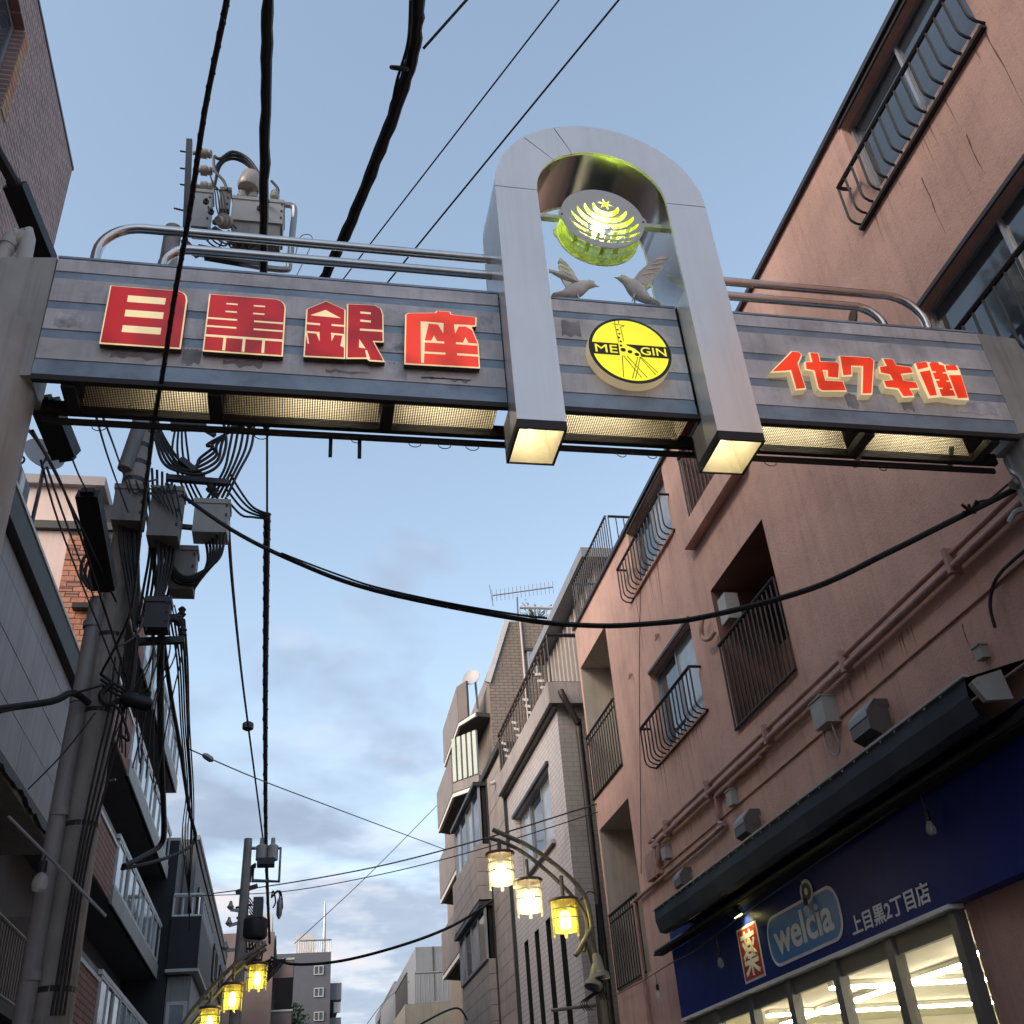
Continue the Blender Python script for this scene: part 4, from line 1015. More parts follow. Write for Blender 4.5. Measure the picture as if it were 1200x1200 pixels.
railing(gb, FX(4.62, 1), 17.65, 23.1, 9.34, 10.35, 0, 18, 0.018, mt=RUSTRAIL, rails=3)
railing(gb, FY(17.65), 4.62, 7.8, 9.34, 10.35, 0, 3, 0.02, mt=IRON)
for y0 in (18.0, 19.3, 20.6, 21.9):
    for k in range(3): part(MB().bar((4.62, y0 + k * 0.18, 9.4 + 0.22 * k), (4.62, y0 + 0.5 + k * 0.18, 9.62 + 0.22 * k), 0.02, 0.05), 'rail_ornament', PALEEDGE, gb)
# penthouse set back on the roof
m = MB(); wall(m, FX(5.9, 1), 18.0, 23.0, 9.32, 12.2, [], 0.1); m.quad((5.9, 18, 9.32), (10, 18, 9.32), (10, 18, 12.2), (5.9, 18, 12.2)); m.quad((5.9, 18, 12.2), (10, 18, 12.2), (10, 23, 12.2), (5.9, 23, 12.2)); m.quad((5.9, 23, 9.32), (10, 23, 9.32), (10, 23, 12.2), (5.9, 23, 12.2))
part(m, 'penthouse', BALC, gb)
part(B((5.55, 17.7, 12.2), (10, 23.1, 12.42)), 'penthouse_roof', BLUEGREY, gb)
for k in range(14): part(B((5.872, 18.05 + k * 0.35, 9.4), (5.898, 18.12 + k * 0.35, 12.1)), 'louvre', SIDING, gb)
part(MB().tube(smoothpath([(4.75, 17.5, 9.12), (4.8, 17.48, 8.95), (5.02, 17.55, 8.5), (5.05, 17.6, 8.3), (5.05, 17.6, 5.0), (5.04, 17.6, 1.0)], 5), 0.06, 10), 'downpipe', mat('dark_brown_pipe', (0.03, 0.022, 0.02), 0.5), gb, True)
part(B((4.69, 23.0, 0.2), (4.72, 23.1, 8.8)), 'corner_pipe', DSTEEL, gb)

# ------------------------------------------------------------------ siding-clad house with bay windows
hb = thing('siding_house', 'brown grey board clad house with stacked bay windows', 'building', (7, 26, 0))
m = MB(); m.box((4.73, 23.2, 0), (10, 29.8, 10.1)); part(m, 'wall', GREYW, hb)
nb = 30
for i in range(nb):
    z0 = 0.2 + i * 0.33
    part(B((4.69 + rnd.uniform(-.003, .003), 23.22, z0), (4.729, 25.35, z0 + 0.318)), 'siding_board', SIDING, hb)
    if not (5.75 < z0 < 9.95):
        part(B((4.5, 25.4, z0), (4.729, 29.75, z0 + 0.318)), 'siding_board', SIDING, hb)
    elif 7.0 < z0 + 0.1 < 8.35:
        part(B((4.34, 25.4, z0), (4.729, 29.7, z0 + 0.318)), 'siding_board', SIDING, hb)
for z0, z1 in ((5.8, 6.98), (8.38, 9.9)):
    part(B((4.56, 25.45, z0), (4.725, 29.65, z1)), 'bay_recess', DARKIN, hb)
    window(hb, FX(4.46, 1), 25.45, 29.65, z0, z1, 0.02, ALU, (PANE, PANEL_, PANE, PANEL_), 4, 0.06)
    part(B((4.33, 25.38, z1 + 0.002), (4.729, 29.72, z1 + 0.1)), 'bay_cornice', DARKALU, hb)
part(B((4.6, 23.18, 10.1), (10, 29.85, 10.25)), 'roof', COPING, hb)
part(B((4.655, 23.15, 0.2), (4.72, 23.23, 10.1)), 'corner_trim', COPING, hb)
part(B((4.655, 25.34, 0.2), (4.728, 25.40, 10.1)), 'corner_trim', COPING, hb)
for y, z in ((24.2, 9.6), (25.9, 8.3), (25.9, 5.6)):
    part(MB().lathe((4.69, y, z), (-1, 0, -0.4), [(0, 0.05), (0.1, 0.05), (0.14, 0.03)], 8), 'vent_cap', PALEEDGE, hb, True)

# ------------------------------------------------------------------ tall tan tile block with angled balconies
tb = thing('tan_tile_block', 'tall tan tiled apartment block with angled dark balconies and rooftop aerial', 'building', (9, 42, 0))
zs2 = at(532, 934, Y=38).z
pN, pF, pW = at(532, 934, Y=38), at(515, 976, Z=zs2), at(563, 923, Z=zs2)
YT = pW.y
dirf = V((pF.x - pN.x, pF.y - pN.y, 0)).normalized()
xl = lambda v: at(572, v, Y=YT).x
xt, zt_ = at(595, 728, Y=YT).x, at(595, 728, Y=YT).z
x8 = at(573, 800, Y=YT).x; z8 = at(573, 800, Y=YT).z
m = MB(); m.prism([(x8, YT, 0), (13, YT, 0), (13, YT, zt_), (xt, YT, zt_), (x8, YT, z8)], (0, 14, 0)); part(m, 'wall', TAN, tb)
part(MB().bar((x8 - 0.05, YT - 0.02, z8), (xt - 0.05, YT - 0.02, zt_), 0.12, 0.2), 'sloped_edge', PALEEDGE, tb)
a = at(617, 764, Y=YT); b = at(632, 790, Y=YT)
window(tb, FY(YT - 0.06), a.x, a.x + (b.x - a.x), b.z, a.z, 0, ALU, PANEL_, 1, 0.08)
part(B((a.x - 0.1, YT - 0.14, a.z), (b.x + 0.6, YT - 0.001, a.z + 0.12)), 'window_hood', DARKALU, tb)
dp = at(609, 725, Y=YT); part(MB().tube([(dp.x, YT - 0.06, zt_), (dp.x, YT - 0.06, 4)], 0.05, 6), 'downpipe', LEDGE, tb)
for k in range(-1, 3):
    z0 = zs2 - 2.81 * k
    sh = V((0.35, 0, 0)) if k == -1 else V((0, 0, 0))
    A, Bp, C = V((pW.x, pW.y, z0)), V((pN.x, pN.y, z0)) + sh, V((pF.x, pF.y, z0)) + sh
    D = V((pW.x + 1.5, pF.y + 1.5, z0)); E_ = V((pW.x + 1.5, pW.y + 0.4, z0))
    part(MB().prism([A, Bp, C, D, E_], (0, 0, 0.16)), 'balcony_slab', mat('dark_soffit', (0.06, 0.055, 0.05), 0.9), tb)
    for p, q in ((A, Bp), (Bp, C)):
        part(MB().bar(p + V((0, 0, 0.05)), q + V((0, 0, 0.05)), 0.1, 0.14), 'slab_edge', PALEEDGE, tb)
    h = 1.5
    part(MB().bar(Bp + V((0, 0, 0.16 + h/2)), C + V((0, 0, 0.16 + h/2)), 0.12, h), 'parapet', BALC, tb)
    part(MB().bar(C + V((0, 0, 0.16 + h/2)), D + V((0, 0, 0.16 + h/2)), 0.12, h), 'parapet', BALC, tb)
    if k == 0:
        n_ = 5
        for j in range(n_):
            p, q = Bp.lerp(A, (j + 0.14) / n_), Bp.lerp(A, (j + 0.80) / n_)
            part(MB().bar(p + V((0, 0, 0.5 + 0.9)), q + V((0, 0, 0.5 + 0.9)), 0.1, 1.7), 'louvre_panel', PALEGREEN, tb)
        part(MB().bar(A + V((0, 0, 0.32)), Bp + V((0, 0, 0.32)), 0.1, 0.34), 'parapet', BALC, tb)
    else:
        part(MB().bar(A.lerp(Bp, 0.45) + V((0, 0, 0.16 + h/2)), Bp + V((0, 0, 0.16 + h/2)), 0.1, h), 'parapet', mat('slat_brown', (0.12, 0.1, 0.09), 0.7), tb)
railing(tb, FY(YT + 0.3), xt + 0.6, xt + 3.6, zt_, zt_ + 0.8, 0, 8, 0.03, mt=LEDGE)
# aerial
an = at(606, 722, Y=YT + 1); tp = at(606, 700, Y=YT + 1)
ant = thing('rooftop_aerial', 'thin comb shaped television aerial on the tan tile block', 'aerial', an)
part(MB().tube([an - V((0, 0, 1)), tp], 0.035, 6), 'mast', DSTEEL, ant)
l_, r_ = at(577, 698, Y=YT + 1), at(648, 688, Y=YT + 1)
part(MB().tube([l_, r_], 0.025, 6), 'boom', STEEL, ant)
me = MB().tube([(0, 0, -0.28), (0, 0, 0.28)], 0.014, 5).mesh('element', STEEL)
for k in range(16): inst('element', me, l_.lerp(r_, k / 15), ant)
part(MB().bar(l_ + V((0, 0, -0.5)), l_ + V((-0.1, 0, 0.5)), 0.03, 0.03), 'reflector', STEEL, ant)
# dish
dc = at(552, 794, Y=37.5)
dsh = thing('satellite_dish', 'small grey satellite dish on the top balcony of the tan block', 'satellite dish', dc - V((0, 0, 0.5)))
part(MB().lathe(dc, (-0.5, -0.8, 0.3), [(-0.09, 0.04), (-0.07, 0.24), (0.0, 0.37), (0.02, 0.37), (-0.04, 0.24), (-0.06, 0.02)], 20), 'bowl', DISH, dsh, True)
part(MB().tube([dc + V((0.2, 0.2, -0.1)), dc + V((0.25, 0.25, -1.2))], 0.05, 6), 'mount', STEEL, dsh)
# roof plant
rp = thing('roof_plant', 'bare leafy shrub on the roof of the tan tile block', 'plant', at(628, 724, Y=YT + 1.5))
m = MB(); pb_ = at(628, 726, Y=YT + 1.5)
for k in range(26):
    d = V((rnd.uniform(-1, 1), rnd.uniform(-0.4, 0.4), rnd.uniform(0.3, 1.2))) * rnd.uniform(0.5, 0.95)
    m.tube([pb_, pb_ + d * 0.5 + V((rnd.uniform(-.1, .1), 0, 0)), pb_ + d], [0.02, 0.014, 0.006], 4)
    for j in range(5):
        c = pb_ + d * rnd.uniform(0.4, 1.0); s = 0.06
        m.quad(c, c + V((s, 0, s * rnd.uniform(-1, 1))), c + V((s, s, s)), c + V((0, s, s)))
o = part(m, 'branches', LEAF, rp); o['kind'] = 'stuff'

# ------------------------------------------------------------------ far right: blue grey house with terrace
YB = 60.0
fb = thing('blue_grey_house', 'far pale blue grey building with terrace railing at the street end', 'building', (10, YB + 4, 0))
p1 = at(487, 1110, Y=YB); p2 = at(487, 1146, Y=YB); p3 = at(545, 1170, Y=YB)
m = MB(); m.box((p1.x, YB, 0), (p1.x + 8, YB + 24, p1.z)); part(m, 'wall', BLUEGREY, fb)
for k in range(3): part(B((p1.x + 0.9 + k * 1.1, YB - 0.05, p2.z - 2), (p1.x + 0.95 + k * 1.1, YB - 0.001, p1.z)), 'panel_joint', FARDARK, fb)
part(B((p1.x + 1.6, YB - 0.4, p1.z - 0.9), (p1.x + 2.1, YB - 0.001, p1.z - 0.65)), 'wall_lamp', PALEEDGE, fb)
zt2 = at(487, 1176, Y=YB - 6).z; q1 = at(487, 1176, Y=YB - 6)
part(B((q1.x - 0.5, YB - 6, 0), (p1.x + 8, YB - 0.002, zt2)), 'terrace', mat('khaki_render', (0.26, 0.25, 0.22), 0.8, streak=0.2), fb)
railing(fb, FY(YB - 6), q1.x, q1.x + 5, zt2 + 0.02, zt2 + 1.35, 0.05, 22, 0.025, mt=BLUEGREY)
railing(fb, FX(q1.x - 0.4, 1), YB - 6, YB, zt2 + 0.02, zt2 + 1.35, 0, 14, 0.025, mt=DSTEEL)
fb2 = thing('far_grey_house', 'far grey house with dark windows past the blue grey building', 'building', (7, YB + 30, 0))
p4 = at(462, 1150, Y=YB + 24.5)
part(B((p4.x, YB + 24.5, 0), (p4.x + 8, YB + 44, p4.z)), 'wall', GREYW, fb2)
for k in range(5): window(fb2, FX(p4.x, 1), YB + 25.5 + k * 3.6, YB + 27.8 + k * 3.6, p4.z - 2.2, p4.z - 0.8, -0.05, DARKALU, PANE, 2, 0.1)
# ------------------------------------------------------------------ left side
XL = -4.0
# purple brown brick building, nearest left
lb1 = thing('brick_building', 'tall purple brown brick building at the upper left corner', 'building', (-7, 4, 0))
F = FX(XL, -1); m = MB(); mr = MB()
h = (5.6, 8.95, 13.2, 14.86, 0.25)
wall(m, F, -6, 11.92, 0, 15.7, [h], rev=m)
m.quad((XL, 11.92, 0), (-12, 11.92, 0), (-12, 11.92, 15.7), (XL, 11.92, 15.7)); m.quad((XL, -6, 15.7), (XL, 11.92, 15.7), (-12, 11.92, 15.7), (-12, -6, 15.7)); m.quad((-12, -6, 0), (-12, 11.92, 0), (-12, 11.92, 15.7), (-12, -6, 15.7)); m.quad((XL, -6, 0), (-12, -6, 0), (-12, -6, 15.7), (XL, -6, 15.7))
part(m, 'wall', BRICKM, lb1)
part(B((-4.15, -6, 15.7), (XL + 0.015, 11.94, 15.76)), 'coping', DARKALU, lb1)
window(lb1, F, 5.62, 8.93, 13.22, 14.84, 0.16, mat('window_grey', (0.25, 0.27, 0.28), 0.4, 0.4), PANE, 3, 0.07)
me = B((-4.0, 0, 0), (-3.985, 0.20, 0.1)).mesh('jamb_brick', BRICKO)
me2 = B((-4.0, 0, 0), (-3.985, 0.20, 0.1)).mesh('jamb_brick', BRICKY)
for k in range(14): inst('jamb_brick', me if 3 < k % 7 else me2, (0, 8.96, 13.2 + k * 0.118), lb1)
# white downpipe between brick building and gate column
dpz = thing('white_downpipe', 'pale elbowed downpipe beside the left end of the gate', 'pipe', (-2.3, 6.2, 0))
e0, e1, e2, e3 = at(-6, 325, Y=6.4), at(8, 292, Y=6.4), at(16, 278, Y=6.4), at(29, 300, Y=6.4)
part(MB().tube(smoothpath([(e0.x - 0.1, 6.4, 5.5), e0, e1, e2 + V((0, 0, 0.02)), at(22, 282, Y=6.4), e3, (e3.x + 0.01, 6.4, 5.2)], 5), 0.06, 10), 'pipe', PALEEDGE, dpz, True)
part(MB().lathe(at(10, 287, Y=6.4), (e2 - e1), [(-0.02, 0.072), (0.06, 0.072)], 12), 'collar', PALEEDGE, dpz, True)

# dark grey panel building
lb2 = thing('panel_building', 'low dark grey panel clad building with black eave behind the utility pole', 'building', (-7, 15, 0))
m = MB(); m.box((-12, 11.95, 0), (XL - 0.9, 19.0, 9.0)); part(m, 'core', REDBR, lb2)
part(B((XL - 0.88, 11.97, 6.7), (XL - 0.045, 18.98, 9.6)), 'upper_body', PANELG, lb2)
zs = [6.82, 7.52, 8.22, 8.92, 9.28]
for i in range(4):
    for a, b in ((11.98, 15.4), (15.412, 18.98)):
        part(B((XL - 0.04, a, zs[i] + 0.008), (XL + rnd.uniform(0, 0.004), b, zs[i+1] - 0.008)), 'wall_panel', PANELG, lb2)
part(B((XL - 0.3, 11.96, 9.3), (XL + 0.13, 19.0, 9.78)), 'eave', COPING, lb2)
part(B((XL + 0.131, 11.96, 9.74), (XL + 0.15, 19.0, 9.8)), 'eave_flashing', PALEEDGE, lb2)
part(B((-12, 11.96, 9.6), (XL - 0.31, 19.0, 9.7)), 'roof', COPING, lb2)
# ragged drip edge
m = MB(); pts = []
for k in range(41):
    y = 11.98 + 7.0 * k / 40; pts.append((XL + 0.03, y, 6.74 + rnd.uniform(-0.05, 0.06)))
m.prism(pts + [(XL + 0.03, 18.98, 6.86), (XL + 0.03, 11.98, 6.86)], (-0.05, 0, 0)); part(m, 'drip_edge', COPING, lb2)
railing(lb2, F, 13.0, 18.45, 4.17, 5.08, 0.0, 34, 0.016, mt=mat('beige_balcony_bar', (0.20, 0.18, 0.16), 0.6))
part(B((XL - 0.9, 13.0, 3.95), (XL + 0.05, 18.5, 4.12)), 'balcony_floor', COPING, lb2)
# rooftop box on its edge
part(B((XL - 0.5, 12.6, 9.8), (XL + 0.0, 13.3, 10.4)), 'roof_cabinet', DARKALU, lb2)
part(B((XL + 0.001, 12.75, 9.86), (XL + 0.02, 12.95, 10.34)), 'cabinet_door', WHITEW, lb2)
# laundry rod
rod = thing('laundry_rod', 'pale rod sticking out diagonally in front of the utility pole', 'rod', at(10, 957, Y=10.2))
part(MB().tube([at(10, 957, Y=10.2), at(68, 1015, Y=10.15), at(124, 1074, Y=10.1)], 0.014, 8), 'rod', PVC, rod, True)
bp = at(47, 1035, Y=10.1)
bl = thing('hanging_bulb', 'clear unlit bulb hanging left of the utility pole', 'bulb', bp - V((0, 0, 0.1)))
part(MB().lathe(bp - V((0, 0, 0.08)), (0, 0, 1), [(0, 0.02), (0.02, 0.06), (0.08, 0.075), (0.13, 0.06), (0.17, 0.03)], 14), 'glass', BULBOFF, bl, True)
part(MB().lathe(bp + V((0, 0, 0.09)), (0, 0, 1), [(0, 0.035), (0.1, 0.035), (0.12, 0.01)], 10), 'socket', BLACKP, bl, True)
part(MB().tube([bp + V((0, 0, 0.2)), at(55, 1000, Y=10.2)], 0.008, 5), 'wire', RUBBER, bl)

# pink and brick building behind it, with bays of white windows
lb3 = thing('bay_window_building', 'pale pink and orange brick building with overhanging bays of white windows', 'building', (-8, 27, 0))
YC = 19.3
m = MB(); m.box((-12, YC, 0), (-5.0, 34.9, 14.4)); part(m, 'wall', mat('dark_back_wall', (0.11, 0.10, 0.10), 0.85, streak=0.2), lb3)
part(B((-12, YC - 0.05, 9.6), (-4.46, YC - 0.002, 13.32)), 'end_wall', CREAMP, lb3)
part(B((-12, YC - 0.05, 13.52), (-4.46, YC - 0.002, 14.4)), 'end_wall', CREAMP, lb3)
part(B((-12.1, YC - 0.2, 14.4), (-4.3, 26, 14.62)), 'roof_slab', mat('roof_grey', (0.30, 0.27, 0.27), 0.8), lb3)
part(B((-12, YC - 0.16, 13.33), (-4.0, YC - 0.052, 13.51)), 'string_course', COPING, lb3)
part(B((-4.99, YC, 9.5), (-4.46, 21.0, 14.39)), 'end_block', CREAMP, lb3)
# brick pier, brick by brick
px0, px1, pz0, pz1 = -4.84, -3.95, 9.5, 13.3
part(B((px0, YC - 0.09, pz0), (px1, YC + 1.6, pz1)), 'pier_mortar', MORTAR, lb3)
me = B((0, 0, 0), (0.25, 0.03, 0.105)).mesh('brick', BRICKO); meh = B((0, 0, 0), (0.118, 0.03, 0.105)).mesh('brick', BRICKO)
mey = B((0, 0, 0), (0.25, 0.03, 0.105)).mesh('brick', BRICKS)
r = 0; z = pz0 + 0.01
while z + 0.105 < pz1:
    x = px0 + 0.005
    if r % 2: inst('brick', meh, (x, YC - 0.118, z), lb3); x += 0.132
    while x + 0.25 < px1 + 0.01:
        inst('brick', me if rnd.random() < 0.7 else mey, (x, YC - 0.118 - rnd.uniform(0, 0.006), z), lb3); x += 0.264
    if x + 0.118 < px1 + 0.01: inst('brick', meh, (x, YC - 0.118, z), lb3)
    z += 0.119; r += 1
part(B((-4.5, YC - 0.3, 11.45), (-3.6, YC - 0.125, 11.55)), 'black_ledge', SLEEVE, lb3)
part(B((px1 + 0.001, YC - 0.08, pz0), (px1 + 0.02, YC + 1.6, pz1)), 'pier_side', BRICKS, lb3)
F = FX(XL, -1)
for zb, zt_w in ((7.3, 8.62), (10.2, 11.42), (12.95, 14.2), (4.5, 5.75)):
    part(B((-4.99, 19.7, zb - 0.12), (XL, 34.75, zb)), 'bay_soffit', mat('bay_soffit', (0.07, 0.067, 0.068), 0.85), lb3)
    part(B((-4.99, 19.7, zb + 0.001), (XL - 0.06, 34.7, zt_w + 0.1)), 'bay_body', BALC, lb3)
    part(fbox(MB(), F, 24.9, 34.75, zb - 0.12, zb + 0.28, -0.04, 0.055), 'white_spandrel', mat('pale_spandrel', (0.32, 0.315, 0.31), 0.6, streak=0.2), lb3)
    part(fbox(MB(), F, 20.2, 24.7, zb - 0.1, zb + 1.05, -0.02, 0.055), 'brick_spandrel', BRICKS, lb3)
    part(fbox(MB(), F, 20.2, 24.75, zb + 1.051, zb + 1.13, -0.05, 0.055), 'spandrel_cap', WHITEW, lb3)
    y = 25.0
    for k in range(3):
        window(lb3, F, y, y + 3.1, zb + 0.29, zt_w, 0.0, WHITEW, ((PANEL_, PANE, PANE), (PANE, PANEL_, PANEL_), (PANEL_, PANEL_, PANE))[k], 3, 0.06)
        y += 3.22
    part(fbox(MB(), F, 24.9, 34.75, zt_w + 0.001, zt_w + 0.1, -0.04, 0.055), 'bay_head', WHITEW, lb3)
# dish on the panel roof
dc = at(52, 532, Y=13.2)
ds = thing('satellite_dish', 'large pale satellite dish on the roof below the left end of the gate', 'satellite dish', (dc.x, 13.2, 9.8))
part(MB().lathe(dc, (0.5, -0.8, 0.25), [(-0.12, 0.04), (-0.08, 0.2), (0.0, 0.30), (0.012, 0.30), (-0.06, 0.19), (-0.09, 0.02)], 22), 'bowl', DISH, ds, True)
part(MB().tube([dc + V((0, 0.1, -0.05)), dc + V((0, 0.12, -0.6)), (dc.x, 13.3, 9.8)], 0.03, 8), 'mast', DSTEEL, ds)
part(MB().tube([dc + V((0, 0, -0.25)), dc + V((0.15, -0.3, -0.1))], 0.014, 6), 'feed_arm', DSTEEL, ds)

# black building with white rail
lb4 = thing('black_building', 'black rendered building with white railed terrace beyond the bay windows', 'building', (-6, 37, 0))
part(B((-12, 35.0, 0), (-3.72, 37.2, 11.35)), 'wall', BLACKW, lb4)
part(B((-12, 35.02, 11.352), (-3.7, 37.2, 11.45)), 'coping', PALEEDGE, lb4)
part(B((-3.715, 34.8, 7.45), (-2.82, 40.5, 8.95)), 'terrace_parapet', BLACKW, lb4)
part(B((-3.75, 34.75, 7.36), (-2.78, 40.5, 7.448)), 'terrace_floor', PALEEDGE, lb4)
railing(lb4, FX(-2.85, -1), 34.85, 40.4, 8.97, 9.6, 0, 9, 0.035, mt=WHITEW)
railing(lb4, FY(34.85), -3.7, -2.85, 8.97, 9.6, 0, 3, 0.035, mt=WHITEW)
part(B((-3.7, 35.2, 0), (-3.0, 40.4, 7.3)), 'lower_wall', mat('pale_lower', (0.30, 0.31, 0.30), 0.7, streak=0.25), lb4)
window(lb4, FY(35.18), -3.65, -3.05, 4.5, 6.6, 0, WHITEW, PANEL_, 1, 0.1)
lb5 = thing('grey_roofed_house', 'grey rendered house with long sloping roof edge past the black building', 'building', (-6, 48, 0))
m = MB(); m.prism([(-12, 37.3, 0), (-3.35, 37.3, 0), (-3.35, 37.3, 12.0), (-12, 37.3, 12.6)], (0, 22, 0)); part(m, 'wall', GREYW, lb5)
m = MB(); m.box((-3.5, 37.25, 12.0), (-3.3, 59.3, 12.15)); part(m, 'roof_edge', LEDGE, lb5)
for k in range(4): window(lb5, FX(-3.35, -1), 38.5 + k * 5, 41 + k * 5, 9.3, 10.7, -0.06, DARKALU, PANE, 2, 0.1)
for k in range(3): part(MB().tube([(-4.2, 40 + k * 0.7, 12.2), (-4.2, 40 + k * 0.7, 13.2 + 0.3 * k)], 0.03, 5), 'vent_pipe', STEEL, lb5)

# far brown balconied block and dark tower at the end of the street
fr = thing('brown_balcony_block', 'far brown apartment block with tiers of balconies at the street end', 'building', (-4, 66, 0))
a = at(322, 1092, Y=62); b = at(350, 1120, Y=62)
part(B((-10, 62, 0), (a.x, 80, a.z)), 'wall', FARBR, fr)
part(B((a.x - 1.6, 64, a.z), (a.x - 0.2, 70, a.z + 1.4)), 'stair_tower', PALEEDGE, fr)
for k in range(4):
    z = a.z - 1.4 - k * 2.6
    part(B((a.x, 62.5, z - 0.9), (a.x + 1.1, 79, z)), 'balcony', FARBR, fr)
    part(B((a.x + 0.0, 62.45, z), (a.x + 1.14, 79, z + 0.1)), 'balcony_rail', PALEEDGE, fr)
    for j in range(4): window(fr, FX(a.x, -1), 63 + j * 4, 65.6 + j * 4, z + 0.12, z + 1.4, -0.05, DARKALU, DARKIN, 2, 0.1)
ft = thing('dark_grey_tower', 'far dark grey apartment tower with balconies and roof tank at the street end', 'building', (3, 84, 0))
YD = 84.0
a = at(350, 1117, Y=YD); b = at(388, 1117, Y=YD); c = at(401, 1135, Y=YD)
part(B((a.x - 2.0, YD, 0), (b.x, YD + 14, a.z)), 'wall', FARDARK, ft)
for k in range(3):
    wv = (1132, 1158, 1186)[k]; q = at(368, wv, Y=YD); q2 = at(379, wv + 10, Y=YD)
    window(ft, FY(YD - 0.05), q.x, q2.x, q2.z, q.z, 0, PALEEDGE, PANE, 2, 0.05)
for k in range(4):
    z = a.z - 2.1 - 2.35 * k
    part(B((b.x, YD + 0.5, z - 1.15), (c.x, YD + 13, z)), 'balcony', mat('far_balcony', (0.16, 0.165, 0.18), 0.7), ft)
    part(B((b.x + 0.001, YD + 0.6, z - 2.0), (b.x + 0.25, YD + 13, z - 1.151)), 'balcony_window', DARKIN, ft)
    part(B((b.x + 0.3, YD + 0.6, z - 2.0), (b.x + 0.8, YD + 0.8, z - 1.3)), 'pale_unit', PALEEDGE, ft)
part(B((b.x - 2.6, YD + 1, a.z), (b.x - 1.2, YD + 3, a.z + 1.5)), 'roof_tank', PALEEDGE, ft)
part(MB().tube([(b.x - 0.5, YD + 1.5, a.z), (b.x - 0.5, YD + 1.5, a.z + 4.0)], [0.16, 0.06], 6), 'mast', STEEL, ft)
railing(ft, FY(YD + 0.2), a.x, b.x, a.z, a.z + 0.9, 0, 14, 0.03, mt=STEEL)
tp_ = at(340, 1183, Y=70)
tr = thing('street_tree', 'small green leafy tree at the foot of the dark grey tower', 'tree', (tp_.x, 78, 0))
c = at(340, 1186, Y=78)
m = MB()
for k in range(420):
    d = V((rnd.gauss(0, 1), rnd.gauss(0, 1), rnd.gauss(0, 0.9))); d = d.normalized() * (rnd.random() ** 0.4) * rnd.uniform(0.9, 1.5)
    p = V((c.x, 78, c.z - 0.6)) + d; s = rnd.uniform(0.1, 0.22); ax = V((rnd.uniform(-1, 1), rnd.uniform(-1, 1), rnd.uniform(-1, 1))).normalized(); a2 = ax.orthogonal().normalized()
    m.quad(p, p + ax * s, p + ax * s + a2 * s, p + a2 * s)
o = part(m, 'crown', mat('leaf_green', (0.05, 0.09, 0.03), 0.7, var=0.4, scale=3), tr); o['kind'] = 'stuff'
part(MB().tube([(tp_.x, 78, 0), (c.x, 78, c.z - 1)], [0.2, 0.08], 8), 'trunk', CONC, tr)

# ------------------------------------------------------------------ utility pole
PY = 10.5
up = thing('utility_pole', 'concrete utility pole crowded with grey boxes, conduits and looped black cables', 'utility pole', (-2.04, PY, 0))
PXc = -2.04
def pp(u, v, dy=0.0): return at(u, v, Y=PY + dy)
part(MB().lathe((PXc, PY, 0), (0, 0, 1), [(0, 0.185), (13.0, 0.115), (13.02, 0.09)], 20), 'shaft', CONC, up, True)
part(MB().tube([(PXc - 0.235, PY - 0.1, 0), (PXc - 0.205, PY - 0.08, 5.2), (PXc - 0.17, PY - 0.08, 7.1)], 0.085, 14), 'riser_conduit', PVC, up, True)
for z in (3.3, 4.75, 5.9, 6.75):
    part(MB().lathe((PXc - 0.225 + z * 0.006, PY - 0.085, z), (0, 0, 1), [(0, 0.096), (0.07, 0.096)], 14), 'conduit_collar', PVC, up, True)
    part(MB().lathe((PXc, PY, z - 0.1), (0, 0, 1), [(0, 0.186 - z * 0.0052), (0.05, 0.186 - z * 0.0052)], 18), 'steel_band', DSTEEL, up, True)
part(MB().tube([pp(163, 500, -0.15), pp(146, 550, -0.15)], 0.085, 12), 'upper_conduit', BOXG, up, True)
for z in (3.75, 4.4, 5.3, 8.9, 9.15, 8.65):
    part(MB().lathe((PXc, PY, z), (0, 0, 1), [(0, 0.172 - z * 0.0035), (0.06, 0.172 - z * 0.0035)], 18), 'steel_band', DSTEEL, up, True)
def ebox(u0, v0, u1, v1, dy, depth, m, name='equipment_box'):
    a, b = pp(u0, v0, dy), pp(u1, v1, dy); x0, x1 = min(a.x, b.x), max(a.x, b.x); z0, z1 = min(a.z, b.z), max(a.z, b.z)
    o = part(B((x0, PY + dy, z0), (x1, PY + dy + depth, z1)), name, m, up)
    part(B((x0 - 0.012, PY + dy - 0.014, z1 - 0.05), (x1 + 0.012, PY + dy + depth, z1 + 0.012)), 'box_lid', m, o)
    for k in range(3):
        zz_ = z0 + (z1 - z0) * (k + 0.7) / 3.4
        part(B((x1 - 0.04, PY + dy - 0.012, zz_), (x1 - 0.015, PY + dy - 0.001, zz_ + 0.035)), 'latch', DSTEEL, o)
    return x0, x1, z0, z1
ebox(136, 568, 166, 610, -0.42, 0.25, BOXG)
ebox(179, 570, 208, 628, -0.40, 0.28, BOXG)
ebox(229, 585, 266, 624, -0.05, 0.28, BOXL)
ebox(203, 640, 226, 690, 0.1, 0.25, BOXG)
ebox(172, 700, 196, 735, -0.3, 0.2, DSTEEL)
